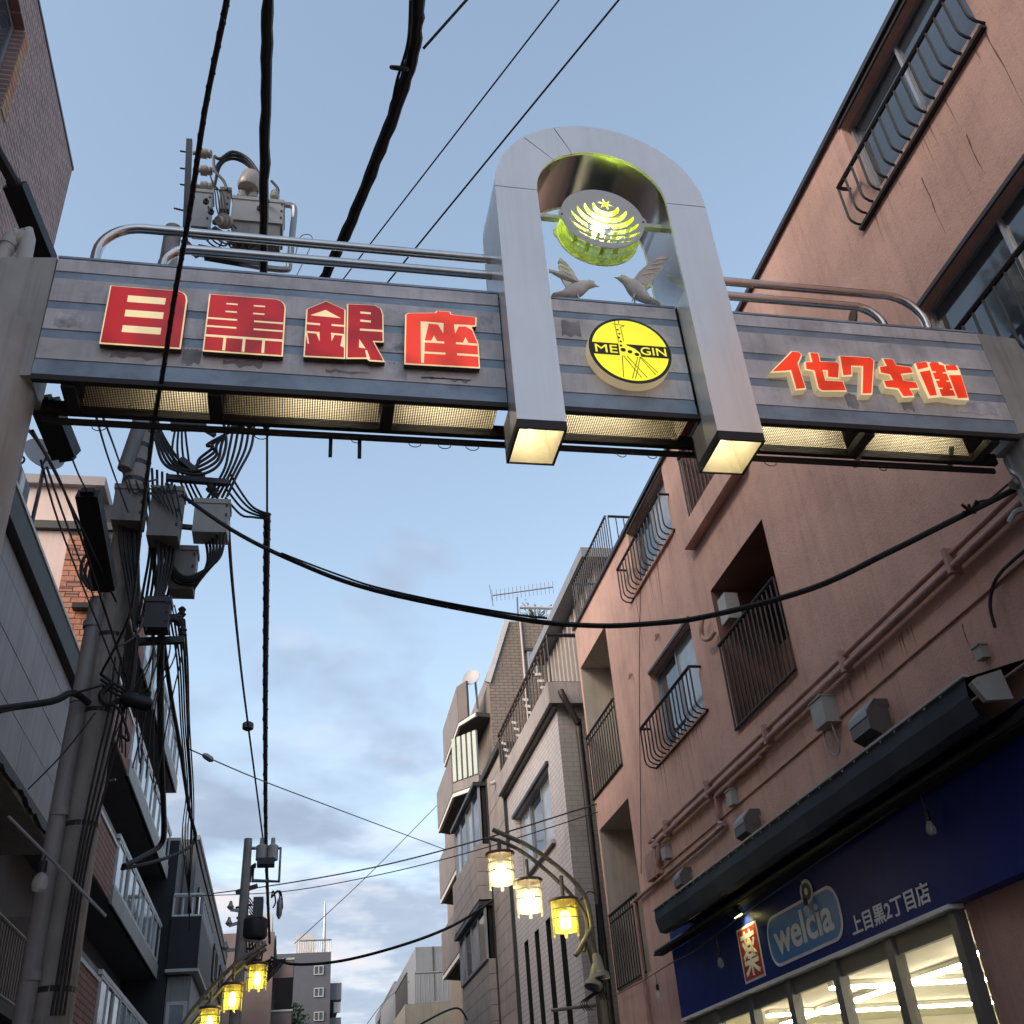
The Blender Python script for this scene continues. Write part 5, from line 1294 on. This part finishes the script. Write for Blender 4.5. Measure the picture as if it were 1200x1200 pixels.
# arms
for (u0, v0, u1, v1, w) in ((160, 726, 214, 724, 0.07), (162, 752, 216, 750, 0.07), (200, 500, 242, 500, 0.09), (196, 560, 268, 566, 0.07), (212, 617, 232, 619, 0.05)):
    part(MB().bar(pp(u0, v0), pp(u1, v1), w, w), 'cross_arm', DSTEEL, up)
part(MB().bar(pp(212, 538), pp(238, 560), 0.07, 0.07), 'brace', DSTEEL, up)
part(MB().bar(pp(240, 503), pp(252, 510), 0.06, 0.05), 'brace', DSTEEL, up)
for u, v in ((213, 718), (210, 728), (214, 742), (252, 578), (246, 572)):
    c = pp(u, v); part(MB().lathe(c - V((0, 0, 0.05)), (0, 0, 1), [(0, 0.03), (0.03, 0.05), (0.06, 0.03), (0.09, 0.045), (0.12, 0.02)], 10), 'insulator', DSTEEL, up, True)
for k in range(8):
    z = 4.2 + k * 0.9
    part(MB().tube([(PXc + 0.1, PY, z), (PXc + (0.26 if k % 2 else -0.26), PY - 0.05, z + 0.02)], 0.012, 6), 'step_bolt', STEEL, up)
# cable loops on the pole
def loop(pts, r, dy=0.0, name='cable_loop', m=RUBBER, j=0.0):
    P = [pp(u, v, dy + rnd.uniform(-j, j)) for u, v in pts]
    part(MB().tube(smoothpath(P, 7), r, 7), name, m, up, True)
for k in range(5):
    o = k * 5.2
    loop([(172 + o * 0.5, 478), (180 + o * 0.4, 505), (190 + o, 540), (208 + o, 552 - o * 0.2), (234, 556 - o * 0.9), (256 - o * 0.3, 545 - o), (265 - o, 520), (262 + k * 7, 496)], 0.019, -0.1 + 0.05 * k, j=0.02)
for k in range(5): loop([(298 - k * 6, 498), (294 - k * 6.5, 525 + k), (278 - k * 4, 556 - k), (266 - k * 6, 582 + k)], 0.017, 0.05 * k, j=0.03)
for k in range(4): loop([(270 - k * 2, 556 + k * 9), (282, 576 + k * 9), (296, 594 + k * 4), (313, 602 + k * 2)], 0.014, 0.05 * k, j=0.03)
for k in range(6):
    o = k * 4.6
    loop([(264 - k * 5, 624), (258 - k * 3, 652 + o * 0.3), (240 - o * 0.6, 668 + o), (218, 676 + o * 0.6), (203, 664 + o), (196 - k, 640)], 0.017, -0.1 + 0.06 * k, j=0.02)
for k in range(5): loop([(140 + k * 5, 611), (141 + k * 5, 640), (150 + k * 3, 690), (158, 740)], 0.018, -0.3 + 0.03 * k)
for k in range(5): loop([(184 + k * 5, 629), (186 + k * 4, 660), (182 + k * 2, 700), (170 + k, 740)], 0.018, -0.28 + 0.04 * k)
for k in range(4): loop([(118 + k * 3, 650), (100 + k * 4, 652 + k * 6), (95 + k * 5, 672 + k * 4), (106 + k * 4, 690), (124, 688 - k * 4)], 0.018, -0.3 + 0.05 * k)
for k in range(4): loop([(135 + k * 7, 770), (128 + k * 6, 830), (112 + k * 6, 900), (90 + k * 4, 1010), (60 + k * 5, 1190)], 0.012, -0.22, name='down_cable')
loop([(160, 745), (156, 790), (150, 812), (128, 826), (118, 815), (132, 800)], 0.03, -0.26)
loop([(130, 822), (142, 836), (150, 860), (150, 868), (143, 862)], 0.014, -0.28)
loop([(168, 724), (163, 740), (150, 752), (136, 758)], 0.012, -0.3, m=GREYCABLE)
for k in range(3): loop([(118, 790 + k * 6), (140, 805 + k * 5), (160, 815), (172, 822 - k * 7), (176, 812)], 0.016, -0.25)
part(MB().lathe(pp(160, 822, -0.28), (1, 0, -0.3), [(-0.15, 0.05), (-0.1, 0.075), (0.12, 0.075), (0.17, 0.04)], 12), 'splice_case', SLEEVE, up, True)
for k in range(10):
    u = 150 + k * 6 + rnd.uniform(-3, 3)
    loop([(u, 700 + rnd.uniform(-20, 20)), (u + rnd.uniform(-8, 12), 760), (u + rnd.uniform(-14, 4) - 6, 820), (u - 18 + rnd.uniform(-6, 6), 870 + k * 6)], 0.008, -0.26 + 0.04 * k, name='stray_wire')
for k in range(6):
    loop([(150 + k * 9, 560 + k * 3), (158 + k * 9, 578), (170 + k * 7, 574 - k), (188 + k * 5, 590 + k * 4)], 0.009, -0.45, name='stray_wire')
for k in range(7):
    loop([(166 + k * 6, 545 + k * 2), (170 + k * 5, 590), (176 + k * 4 + rnd.uniform(-4, 4), 640), (168 + k * 5, 690), (160 + k * 4, 735)], 0.016, 0.12 + 0.03 * k, name='rear_cable')
for k in range(4):
    loop([(205 + k * 4, 505), (202 + k * 6, 530), (210 + k * 5, 560), (222 + k * 6, 590)], 0.014, 0.2, name='rear_cable')
# head of the pole: rack, insulators, switch
part(MB().bar(pp(222, 165), pp(218, 268), 0.085, 0.085), 'rack_post', DSTEEL, up)
for v in (179, 199, 218):
    a, b = pp(226, v), pp(251, v + 2)
    part(MB().lathe(a, b - a, [(0, 0.035), (0.10, 0.035), (0.11, 0.075), (0.2, 0.08), (0.21, 0.06), (0.25, 0.07), (0.28, 0.05)], 14), 'insulator', PORC, up, True)
    part(MB().tube([pp(211, v - 2), pp(224, v)], 0.014, 6), 'rack_bolt', DSTEEL, up)
part(MB().tube([pp(204, 244), pp(220, 248)], 0.014, 6), 'rack_bolt', DSTEEL, up)
ebox(229, 222, 244, 266, -0.1, 0.25, BOXL)
ebox(259, 220, 268, 245, -0.05, 0.15, BOXG)
x0, x1, z0, z1 = ebox(273, 230, 331, 262, -0.2, 0.5, BOXL)
part(B((x0 + 0.03, PY - 0.17, z0 - 0.28), (x1 - 0.03, PY + 0.27, z0 - 0.001)), 'switch_tank', BOXG, up)
for u in (284, 297, 322):
    c = pp(u, 228, -0.05); part(MB().lathe(c - V((0, 0, 0.08)), (0, 0, 1), [(0, 0.06), (0.05, 0.075), (0.09, 0.05), (0.13, 0.06), (0.18, 0.03)], 12), 'bushing', BOXL, up, True)
c = pp(291, 222, -0.1)
part(MB().lathe(c, (0.1, 0, 1), [(0, 0.15), (0.05, 0.17), (0.28, 0.15), (0.34, 0.10), (0.36, 0.04)], 18), 'surge_arrester', PORC, up, True)
part(MB().lathe(pp(266, 260, -0.25), (-0.3, -0.6, -0.6), [(0, 0.10), (0.12, 0.11), (0.13, 0.085), (0.2, 0.085), (0.21, 0.06), (0.3, 0.05)], 16), 'fuse_cutout', PORC, up, True)
part(MB().tube(smoothpath([pp(332, 240), pp(341, 241), pp(345, 247), pp(342, 280), pp(339, 310), pp(334, 316), pp(300, 312), pp(262, 302), pp(225, 296)], 5), 0.045, 8), 'support_bracket', STEEL, up, True)
part(MB().bar(pp(240, 300), pp(310, 312), 0.09, 0.09), 'support_arm', DSTEEL, up)
for k in range(3):
    o = k * 4
    loop([(251, 183 + k * 18), (258, 186 + o), (272, 178 + o), (288, 184 + o), (300, 198 + o), (308 - o, 216 + o)], 0.024, -0.1 + 0.05 * k)
loop([(318, 212), (326, 222), (324, 232)], 0.02, -0.05)
for k in range(4): loop([(246 + k * 2, 204 + k * 6), (252 + k * 3, 226), (254 + k * 4, 244 + k * 3), (262 + k * 5, 268)], 0.010, -0.25, name='switch_lead')
for k in range(3): loop([(240 + k * 6, 268), (243 + k * 7, 282), (256 + k * 8, 290 - k * 2), (262 + k * 9, 276)], 0.012, -0.2, name='switch_lead')
for u, v in ((247, 250), (252, 262), (241, 238), (312, 238), (304, 246)):
    c = pp(u, v, -0.24); part(MB().lathe(c, (0.2, -1, 0.1), [(0, 0.04), (0.04, 0.045), (0.05, 0.025), (0.08, 0.02)], 10), 'terminal', DSTEEL, up, True)
for u0, v0, u1, v1 in ((229, 272, 250, 276), (250, 268, 275, 285), (232, 290, 300, 304), (215, 282, 232, 300)): part(MB().bar(pp(u0, v0), pp(u1, v1), 0.06, 0.08), 'support_arm', DSTEEL, up)
loop([(250, 184), (252, 200), (262, 212), (266, 222)], 0.022, -0.12, m=GREYCABLE)
for k in range(3): loop([(268 + k * 10, 270), (268 + k * 10, 286), (276 + k * 8, 292), (284 + k * 9, 284)], 0.014, 0)
part(MB().tube(smoothpath([pp(346, 300), pp(352, 278), pp(362, 275), pp(366, 282), pp(358, 302), pp(346, 326)], 5), 0.006, 5), 'thin_loop', RUBBER, up)

# black cable sleeves
def sleeve(a, b, w, label):
    t = thing('cable_sleeve', label, 'cable sleeve', V(b), 'black cable sleeves at the left')
    a, b = V(a), V(b); d = (b - a).normalized()
    m = MB(); nx = d.orthogonal().normalized(); ny = d.cross(nx); n = 8; prof = []
    m.bar(a, b, w * 0.85, w * 0.55)
    part(m, 'tube', SLEEVE, t)
    part(MB().bar(a - d * 0.04, a - d * 0.001, w * 0.5, w * 0.3), 'end_cap', SLEEVE, t); part(MB().bar(b + d * 0.001, b + d * 0.04, w * 0.5, w * 0.3), 'end_cap', SLEEVE, t)
    return t
s1 = sleeve(at(17, 216, Y=6.3), at(54, 305, Y=6.9), 0.20, 'black cable sleeve against the brick wall above the gate end')
s2 = sleeve(at(52, 470, Y=7.0), at(78, 534, Y=7.4), 0.24, 'black cable sleeve hanging under the left end of the gate')
s3 = sleeve(at(103, 578, Y=8.6), at(124, 688, Y=9.6), 0.24, 'black cable sleeve entering the clutter on the utility pole')

# ------------------------------------------------------------------ overhead cables
def cable(pts, r, label, sm=6, m=None, twist=0, group='overhead cables', name='overhead_cable', wob=0.0, thin=None):
    P = smoothpath(pts, sm)
    if wob: P = [p + V((rnd.uniform(-wob, wob), 0, rnd.uniform(-wob, wob))) for p in P]
    rs = [r * rnd.uniform(0.86, 1.14) for _ in P] if wob else r
    mb = MB().tube(P, rs, 8)
    o = solo(mb, name, m or RUBBER, label, 'cable', group, True)
    if twist:
        w = MB(); n = len(P) * 3; Q = []
        for i in range(n):
            t = i / (n - 1) * (len(P) - 1); k = min(int(t), len(P) - 2); p = P[k].lerp(P[k+1], t - k); a = i * 1.1
            Q.append(p + V((math.cos(a), 0, math.sin(a))) * r * 0.9)
        part(w.tube(Q, r * 0.4, 5), 'twisted_wire', m or RUBBER, o, True)
    return o
def zline(uvs, Z): return [at(u, v, Z=Z) for u, v in uvs]
cable(zline([(316, -60), (314, 0), (311, 150), (309, 320), (312, 500)], 9.1), 0.044, 'thick lumpy black cable running overhead past the pole switch', 8, wob=0.006)
cable(zline([(313, 500), (313, 605)], 9.1), 0.014, 'thin vertical looking wire between gate and spiral cable', 4)
cable(zline([(313, 603), (312, 700), (311, 850), (312, 1000), (316, 1105)], 9.1), 0.045, 'thick spiral wrapped black cable running down the street centre', 14, twist=1)
cable([at(492, -40, Z=9.3), at(490, 0, Z=9.3), at(484, 62, Z=9.25), at(456, 148, Z=9.2), at(412, 258, Z=9.15), at(378, 330, Z=9.1), at(340, 410, Z=9.1), at(292, 498, Z=9.0)], 0.052, 'thick black cable sweeping down from the top centre behind the gate rails', 8, wob=0.006)
t = cable([at(481, 0, Z=9.25), at(478, 50, Z=9.2), at(465, 95, Z=9.2), at(458, 130, Z=9.2), at(450, 158, Z=9.2)], 0.012, 'thin wire and ring hanging along the thick sweeping cable', 6)
part(MB().tube(arc(at(468, 80, Z=9.2), 0.065, 0, 360, 16, (1, 0, 0), (0, 0.6, 0.8)), 0.018, 8), 'ring', RUBBER, t, True)
cable([at(560, -15, Z=9.6), at(496, 57, Z=9.25)], 0.012, 'short thin wire joining the thick sweeping cable at the top', 6)
cable(zline([(668, -16), (655, 0), (400, 330), (360, 385)], 10.2), 0.008, 'left of the two fine parallel wires crossing the upper sky', 6)
cable(zline([(738, -14), (725, 0), (455, 330), (420, 375)], 10.2), 0.010, 'right of the two fine parallel wires crossing the upper sky', 6)
cable([at(268, -20, Y=2.4), at(264, 10, Y=2.55), at(240, 130, Y=3.1), at(222, 250, Y=3.65), at(205, 345, Y=4.12), at(192, 430, Y=4.5), at(180, 500, Y=5.0), at(165, 620, Y=6.6), at(152, 720, Y=9.0), at(118, 790, Y=10.25)], 0.013, 'twisted black cable passing in front of the first red letter', 8, twist=1)
# span from pole to right column, in one vertical plane
A, Bq = at(195, 567, Y=10.3), at(1192, 572, Y=4.95)
def vplane(u, v):
    q = FW * FPX + CR * (u - 600) - CU * (v - 600); n_ = V((-(Bq.y - A.y), Bq.x - A.x, 0)); o_ = V((0, 0, EYE))
    return o_ + q * (n_.dot(A - o_) / n_.dot(q))
o = cable([A] + [vplane(u, v) for u, v in ((270, 620), (350, 660), (440, 692), (600, 724), (690, 733), (760, 731), (830, 722), (950, 690), (1040, 648), (1100, 618), (1140, 598))] + [Bq], 0.022, 'heavy sagging cable crossing from the utility pole to the right gate column', 6)
part(MB().tube(smoothpath([vplane(u, v) + V((0, -0.03, 0.02)) for u, v in ((330, 652), (350, 660), (395, 677), (440, 692), (520, 710), (600, 724), (640, 729))], 4), 0.010, 6), 'lashed_wire', RUBBER, o, True)
part(MB().tube(smoothpath([vplane(u, v) for u, v in ((1136, 598), (1148, 588), (1160, 585), (1176, 572), (1190, 560))], 6), 0.008, 6), 'branch_wire', RUBBER, o, True)
m = MB()
for k in range(10):
    c = vplane(1138, 600); d = V((rnd.uniform(-1, 1), rnd.uniform(-1, 1), rnd.uniform(-0.3, 1))) * 0.07; m.tube([c, c + d], 0.012, 5)
q = part(m, 'tape_knot', RUBBER, o); q['kind'] = 'stuff'
jb = thing('cable_bracket', 'tangle of grey clamps fixing the sagging cable at the right gate column', 'bracket', at(1190, 570, Y=4.75))
part(MB().lathe(at(1192, 566, Y=4.85), (1, 0.2, 0.5), [(-0.06, 0.03), (0, 0.05), (0.1, 0.05)], 10), 'clamp', STEEL, jb, True)
part(MB().tube(smoothpath([at(1178, 538, Y=4.8), at(1185, 552, Y=4.75), at(1196, 562, Y=4.75), at(1205, 590, Y=4.8)], 5), 0.016, 6), 'clamp_loop', STEEL, jb, True)
part(MB().tube(smoothpath([at(1183, 612, Y=4.9), at(1190, 600, Y=4.85), at(1204, 596, Y=4.8)], 5), 0.018, 6), 'clamp_loop', STEEL, jb, True)
o = cable([at(267, 605, Y=10.5), at(272, 680, Y=13), at(282, 780, Y=18), at(291, 852, Y=22), at(300, 920, Y=26), at(309, 990, Y=29.5)], 0.022, 'thin paired wires with a small splice box hanging right of the pole', 6)
part(MB().lathe(at(291, 846, Y=22), (0, 0, -1), [(0, 0.06), (0.04, 0.12), (0.16, 0.12), (0.2, 0.05)], 10), 'splice_box', DSTEEL, o, True)
o = cable([at(213, 722, Y=10.5), at(216, 760, Y=11.5), at(219, 820, Y=13), at(221, 878, Y=16), at(225, 960, Y=21), at(222, 1030, Y=26), at(222, 1090, Y=30)], 0.017, 'bundle of dark wires falling along the left house fronts', 6)
for k in range(5):
    part(MB().tube(smoothpath([at(200 + k*4, 726, Y=10.5), at(208 + k*3, 780, Y=12), at(212 + k * 2.5, 850, Y=14.5), at(218 + k * 2.2, 930, Y=19), at(214 + k * 3, 985, Y=22.5), at(224 - k, 1070, Y=28)], 7), 0.012, 5), 'strand', RUBBER, o, True)
cable([at(192, 700, Y=10.6), at(188, 780, Y=12), at(189, 880, Y=15), at(192, 965, Y=18), at(188, 990, Y=18.6), at(165, 1005, Y=18), at(145, 1015, Y=17.5)], 0.045, 'thick black cable bending hard left at the bay windows', 8)
cable([at(178, 640, Y=10.6), at(198, 800, Y=13), at(210, 870, Y=15.5), at(222, 950, Y=18.6), at(229, 982, Y=20), at(215, 997, Y=19.6), at(180, 1010, Y=18.5), at(143, 1018, Y=17.5)], 0.03, 'second black cable sweeping back left below the thick bend', 8)
o = cable([at(229, 984, Y=20.2), at(238, 1025, Y=23), at(252, 1080, Y=27), at(264, 1130, Y=31)], 0.02, 'slim dark wire running from the cable bend toward the far lamps', 6)
g_ = 'wires spanning the far street'
o = cable([at(222, 878, Y=16.2), at(300, 912, Y=18.5), at(400, 950, Y=22), at(520, 995, Y=28)], 0.011, 'pale grey wire with small clip slanting to the tan block', 6, GREYCABLE, group=g_)
part(MB().lathe(at(238, 884, Y=16.6), (0.6, 0, -0.4), [(0, 0.03), (0.05, 0.05), (0.16, 0.05), (0.2, 0.02)], 8), 'clip', STEEL, o, True)
cable([at(250, 1047, Y=29), at(330, 1036, Y=26), at(440, 1016, Y=22), at(560, 985, Y=19), at(690, 945, Y=17.3), at(722, 935, Y=17)], 0.014, 'upper of two wires rising right to the pink building', 6, group=g_)
cable([at(225, 1050, Y=29), at(330, 1045, Y=26), at(440, 1026, Y=22), at(560, 996, Y=19), at(690, 955, Y=17.3), at(735, 940, Y=16.8)], 0.010, 'lower of two wires rising right to the pink building', 6, group=g_)
cable([at(512, 944, Y=38), at(430, 1027, Y=38), at(345, 1106, Y=38)], 0.014, 'straight pale wire slanting up to the tan block balcony', 4, GREYCABLE, group=g_)
cable([at(318, 1122, Y=30), at(345, 1130, Y=29), at(400, 1126, Y=28), at(470, 1108, Y=26.5), at(530, 1085, Y=25.5), at(578, 1055, Y=24.8)], 0.035, 'heavy wire sagging across the street end to the siding house', 6, group=g_)
cable([at(490, 1202, Y=26), at(520, 1186, Y=26), at(538, 1182, Y=26), at(548, 1196, Y=26)], 0.022, 'short wire at the bottom beside the siding house', 6, group=g_)
cable([at(430, 1200, Y=60), at(452, 1172, Y=60), at(480, 1150, Y=58)], 0.02, 'fine wire before the blue grey house', 4, GREYCABLE, group=g_)
cable([at(-10, 832, Y=9.6), at(60, 822, Y=9.9), at(85, 812, Y=10.1), at(104, 824, Y=10.3)], 0.035, 'black cable coming in from the left edge to the pole', 6)
cable([at(0, 835, Y=9.6), at(60, 820, Y=9.9), at(120, 803, Y=10.2)], 0.012, 'thin wire above the black cable at the left edge', 6)
cable([at(33, 925, Y=10.0), at(75, 882, Y=10.1), at(112, 835, Y=10.2)], 0.007, 'fine slanting wire across the grey wall panels', 4)
for i, (a, b, c, lab) in enumerate((((20, 490), (60, 545), (136, 705), 'straight wire left of the hanging sleeve down to the pole'), ((38, 505), (84, 598), (150, 800), 'second straight wire from gate column to pole'), ((48, 540), (75, 630), (138, 790), 'slack wire crossing the pink end wall'), ((55, 548), (82, 625), (110, 700), 'slack wire beside it crossing the brick pier'), ((84, 536), (92, 556), (104, 580), 'short wire joining the two lower black sleeves'), ((112, 486), (128, 540), (150, 600), 'thin pair of wires dropping from the gate conduit'), ((120, 487), (136, 530), (152, 578), 'thin wire nearest the grey upper conduit'))):
    Y0, Y1, Y2 = 5.2 if i != 4 else 7.4, 7.5 if i != 4 else 8.0, 9.9 if i != 4 else 8.6
    cable([at(*a, Y=Y0), at(*b, Y=Y1), at(*c, Y=Y2)], 0.011 if i < 2 else 0.008, lab, 6, group='thin wires between gate and pole')
cable([at(-8, 170, Y=6.0), at(18, 217, Y=6.3)], 0.05, 'black cable feeding the sleeve on the brick wall', 4)
m = MB().tube(arc(at(22, 539, Y=5.2), 0.03, 0, 360, 14, (1, 0, 0), (0, 0, 1)), 0.006, 6)
solo(m, 'wire_ring', RUBBER, 'small black wire ring beside the left gate column', 'ring', None, True)

# ------------------------------------------------------------------ second utility pole, far
P2Y = 27.0
u2 = thing('utility_pole', 'far utility pole with square pipe frame and small transformer at the street end', 'utility pole', (at(283, 1100, Y=P2Y).x, P2Y, 0))
def p2(u, v, dy=0): return at(u, v, Y=P2Y + dy)
part(MB().tube([(p2(275, 1150).x, P2Y, 0), p2(283, 1100), p2(291, 983)], [0.16, 0.13, 0.10], 12), 'shaft', CONC, u2, True)
part(MB().tube([p2(287, 994), p2(329, 994), p2(327, 1033), p2(297, 1032)], 0.045, 6), 'pipe_frame', STEEL, u2)
for u in (306, 319): part(MB().lathe(p2(u, 1008), (0, 0, 1), [(0, 0.14), (0.35, 0.14), (0.4, 0.06), (0.55, 0.05)], 10), 'insulator', BOXL, u2, True)
a = p2(301, 1015); b = p2(322, 1007); part(B((a.x, P2Y - 0.2, a.z), (b.x, P2Y + 0.2, b.z)), 'switch', DSTEEL, u2)
for k in range(3): part(MB().tube(smoothpath([p2(300, 1012 + k * 2), p2(293 + k * 2, 1018), p2(290 + k * 3, 1034)], 5), 0.03, 6), 'cable_loop', RUBBER, u2, True)
a = p2(296, 1078); b = p2(309, 1054); part(B((a.x, P2Y - 0.3, a.z), (b.x, P2Y + 0.2, b.z)), 'grey_cabinet', FARDARK, u2)
part(MB().lathe(p2(298, 1100), (0, 0, 1), [(0, 0.26), (0.05, 0.3), (0.42, 0.3), (0.5, 0.2)], 14), 'transformer', DSTEEL, u2, True)
part(MB().bar(p2(276, 1046), p2(302, 1038), 0.08, 0.1), 'cross_arm', DSTEEL, u2)
part(MB().bar(p2(288, 1102), p2(312, 1104), 0.08, 0.05), 'cross_arm', STEEL, u2)
for (u, v) in ((320, 1056), (328, 1062), (325, 1050)):
    part(MB().tube(smoothpath([p2(318, 1052), p2(u, 1044), p2(u + 3, v), p2(u, v + 8)], 5), 0.02, 5), 'cable_loop', RUBBER, u2, True)
part(MB().lathe(p2(328, 1052), (0, 0, -1), [(0, 0.03), (0.1, 0.07), (0.4, 0.07), (0.5, 0.02)], 8), 'insulator', STEEL, u2, True)
for k in range(7):
    part(MB().tube([p2(276 + k, 1064 + k * 12), p2(296 + k * 2, 1060 + k * 13)], 0.03, 5), 'bracket', DSTEEL, u2)
for k in range(8):
    part(MB().tube(smoothpath([p2(280 + k * 4, 1085 + k * 4), p2(286 + k * 3, 1120 + k * 3), p2(300 + k * 5, 1130 - k), p2(318 - k, 1124 + k * 4)], 5), 0.022, 5), 'cable_loop', RUBBER, u2, True)

for k in range(9):
    part(MB().tube(smoothpath([p2(282 + k * 2.5, 1040 + k * 7), p2(292 + k * 2, 1052 + k * 7), p2(300 + k, 1066 + k * 6), p2(292, 1078 + k * 8)], 5), 0.016, 5), 'cable_loop', RUBBER, u2, True)
for u0, v0, u1, v1 in ((285, 1068, 270, 1066), (284, 1080, 268, 1085), (283, 1092, 300, 1092), (281, 1112, 264, 1114)):
    part(MB().bar(p2(u0, v0), p2(u1, v1), 0.05, 0.07), 'side_arm', STEEL, u2)
    part(MB().lathe(p2(u1, v1), (0, 0, 1), [(0, 0.04), (0.06, 0.09), (0.12, 0.05), (0.2, 0.03)], 8), 'insulator', BOXL, u2, True)

# ------------------------------------------------------------------ street lamps with three lanterns
def lantern(root, c, gm, bm, s=1.0):
    c = V(c); o = part(MB().lathe(c + V((0, 0, 0.17 * s)), (0, 0, 1), [(0, 0.165 * s), (0.012, 0.175 * s), (0.03, 0.17 * s), (0.05, 0.04 * s)], 18), 'lantern', mat('brown_lantern_cap', (0.10, 0.06, 0.035), 0.5), root, True)
    m = MB(); n = 20; r = 0.125 * s
    for k in range(n):
        a0, a1 = 2*math.pi*k/n, 2*math.pi*(k+1)/n
        m.quad(c + V((r*math.cos(a0), r*math.sin(a0), -0.16*s)), c + V((r*math.cos(a1), r*math.sin(a1), -0.16*s)), c + V((r*math.cos(a1), r*math.sin(a1), 0.165*s)), c + V((r*math.cos(a0), r*math.sin(a0), 0.165*s)))
    part(m, 'glass', gm, o, True)
    part(MB().lathe(c + V((0, 0, -0.13 * s)), (0, 0, 1), [(0, 0.03 * s), (0.02, 0.055 * s), (0.16 * s, 0.06 * s), (0.2 * s, 0.03 * s)], 12), 'bulb', bm, o, True)
    for z in (0.08, -0.02):
        part(MB().tube(arc(c + V((0, 0, z * s)), 0.155 * s, 0, 360, 20, (1, 0, 0), (0, 1, 0)), 0.007 * s, 6), 'ring', LAMPMET, o, True)
    me = B(V((-0.018, -0.004, -0.2)) * s, V((0.018, 0.004, 0.17)) * s).mesh('strap', gm)
    for k in range(6):
        a = 2 * math.pi * k / 6 + 0.3
        inst('strap', me, c + V((0.158 * s * math.cos(a), 0.158 * s * math.sin(a), 0)), o, (0, 0, a + math.pi / 2))
    return o
LY_ = 12.0
def lp(u, v, dy=0): return at(u, v, Y=LY_ + dy)
sl1 = thing('street_lamp', 'tan street lamp with curved twin tube arm and three lit lanterns on the right', 'street lamp', (3.33, LY_, 0))
part(MB().tube([(3.36, LY_, 0), (3.35, LY_, 3.4), lp(690, 1100)], [0.065, 0.06, 0.05], 12), 'post', LAMPMET, sl1, True)
part(MB().tube(smoothpath([lp(703, 1190), lp(697, 1120), lp(692, 1075), lp(682, 1045), lp(655, 1017), lp(620, 992), lp(577, 972)], 6), 0.028, 8), 'arm_tube', LAMPMET, sl1, True)
part(MB().tube(smoothpath([lp(684, 1115, 0.12), lp(688, 1080, 0.12), lp(672, 1052, 0.12), lp(640, 1020, 0.12), lp(605, 994, 0.12), lp(572, 981, 0.12)], 6), 0.024, 8), 'arm_tube', LAMPMET, sl1, True)
for u, v, top, gm, bm in ((587, 1020, 982, CLEARG, BULBW), (620, 1052, 1006, CLEARG, BULBW), (662, 1075, 1025, YELLG, BULBY)):
    c = lp(u, v, 0.05); part(MB().tube([c + V((0, 0, 0.2)), (c.x + 0.0, c.y, lp(u - 3, top).z)], 0.024, 8), 'hanger', LAMPMET, sl1, True)
    lantern(sl1, c, gm, bm)
part(MB().tube([lp(695, 1085), lp(678, 1115), lp(674, 1120)], 0.03, 8), 'bracket_tube', LAMPMET, sl1, True)
for u, v, dx in ((684, 1160, -0.35), (704, 1148, 0.05)):
    c = lp(u, v, -0.1)
    f_ = part(MB().lathe(c + V((-dx * 0.5, 0, 0.26)), (dx, -0.25, -1), [(0, 0.04), (0.03, 0.05), (0.2, 0.06), (0.22, 0.095), (0.27, 0.10)], 16), 'floodlight', mat('cream_floodlight', (0.34, 0.31, 0.24), 0.5), sl1, True)
    d = V((dx, -0.25, -1)).normalized()
    part(MB().lathe(c + V((-dx * 0.5, 0, 0.26)) + d * 0.272, d, [(0, 0.085), (0.02, 0.06)], 16), 'lens', PANE, f_, True)
    for k in range(4): part(MB().tube(smoothpath([c + V((-dx*0.5 + 0.02*k, 0.02, 0.0)), c + V((0.02*k - 0.04, 0, -0.12)), c + V((0.03*k, 0.05, -0.2))], 4), 0.006, 5), 'lamp_wire', RUBBER, sl1)
part(MB().tube([lp(646, 1184), lp(698, 1178)], 0.018, 8), 'side_rod', LAMPMET, sl1, True)
part(MB().tube(smoothpath([lp(700, 1060), lp(704, 1110), lp(706, 1140), lp(712, 1200)], 5), 0.03, 7), 'cable_bundle', RUBBER, sl1, True)
part(MB().tube(smoothpath([lp(668, 1062), lp(680, 1055), lp(690, 1045), lp(700, 1050), lp(702, 1062)], 5), 0.007, 5), 'lamp_wire', RUBBER, sl1, True)
LL = 14.0
def lq(u, v, dy=0): return at(u, v, Y=LL + dy)
sl2 = thing('street_lamp', 'street lamp with three yellow lanterns at the lower left of the street', 'street lamp', (-1.5, LL, 0))
bx_ = lq(205, 1215)
part(MB().tube([(bx_.x - 0.05, LL, 0), bx_], [0.07, 0.055], 12), 'post', LAMPMET, sl2, True)
part(MB().tube(smoothpath([bx_, lq(225, 1185), lq(250, 1155), lq(278, 1128), lq(312, 1106)], 6), 0.026, 8), 'arm_tube', LAMPMET, sl2, True)
part(MB().tube(smoothpath([bx_ + V((0, .12, -.1)), lq(232, 1192, .12), lq(256, 1162, .12), lq(284, 1132, .12), lq(312, 1112, .12)], 6), 0.024, 8), 'arm_tube', LAMPMET, sl2, True)
for u, v in ((301, 1145), (272, 1169), (245, 1197)):
    c = lq(u, v, 0.05); part(MB().tube([c + V((0, 0, 0.2)), c + V((0, 0, 0.40))], 0.018, 8), 'hanger', LAMPMET, sl2, True)
    lantern(sl2, c, YELLG, BULBY, 0.76)
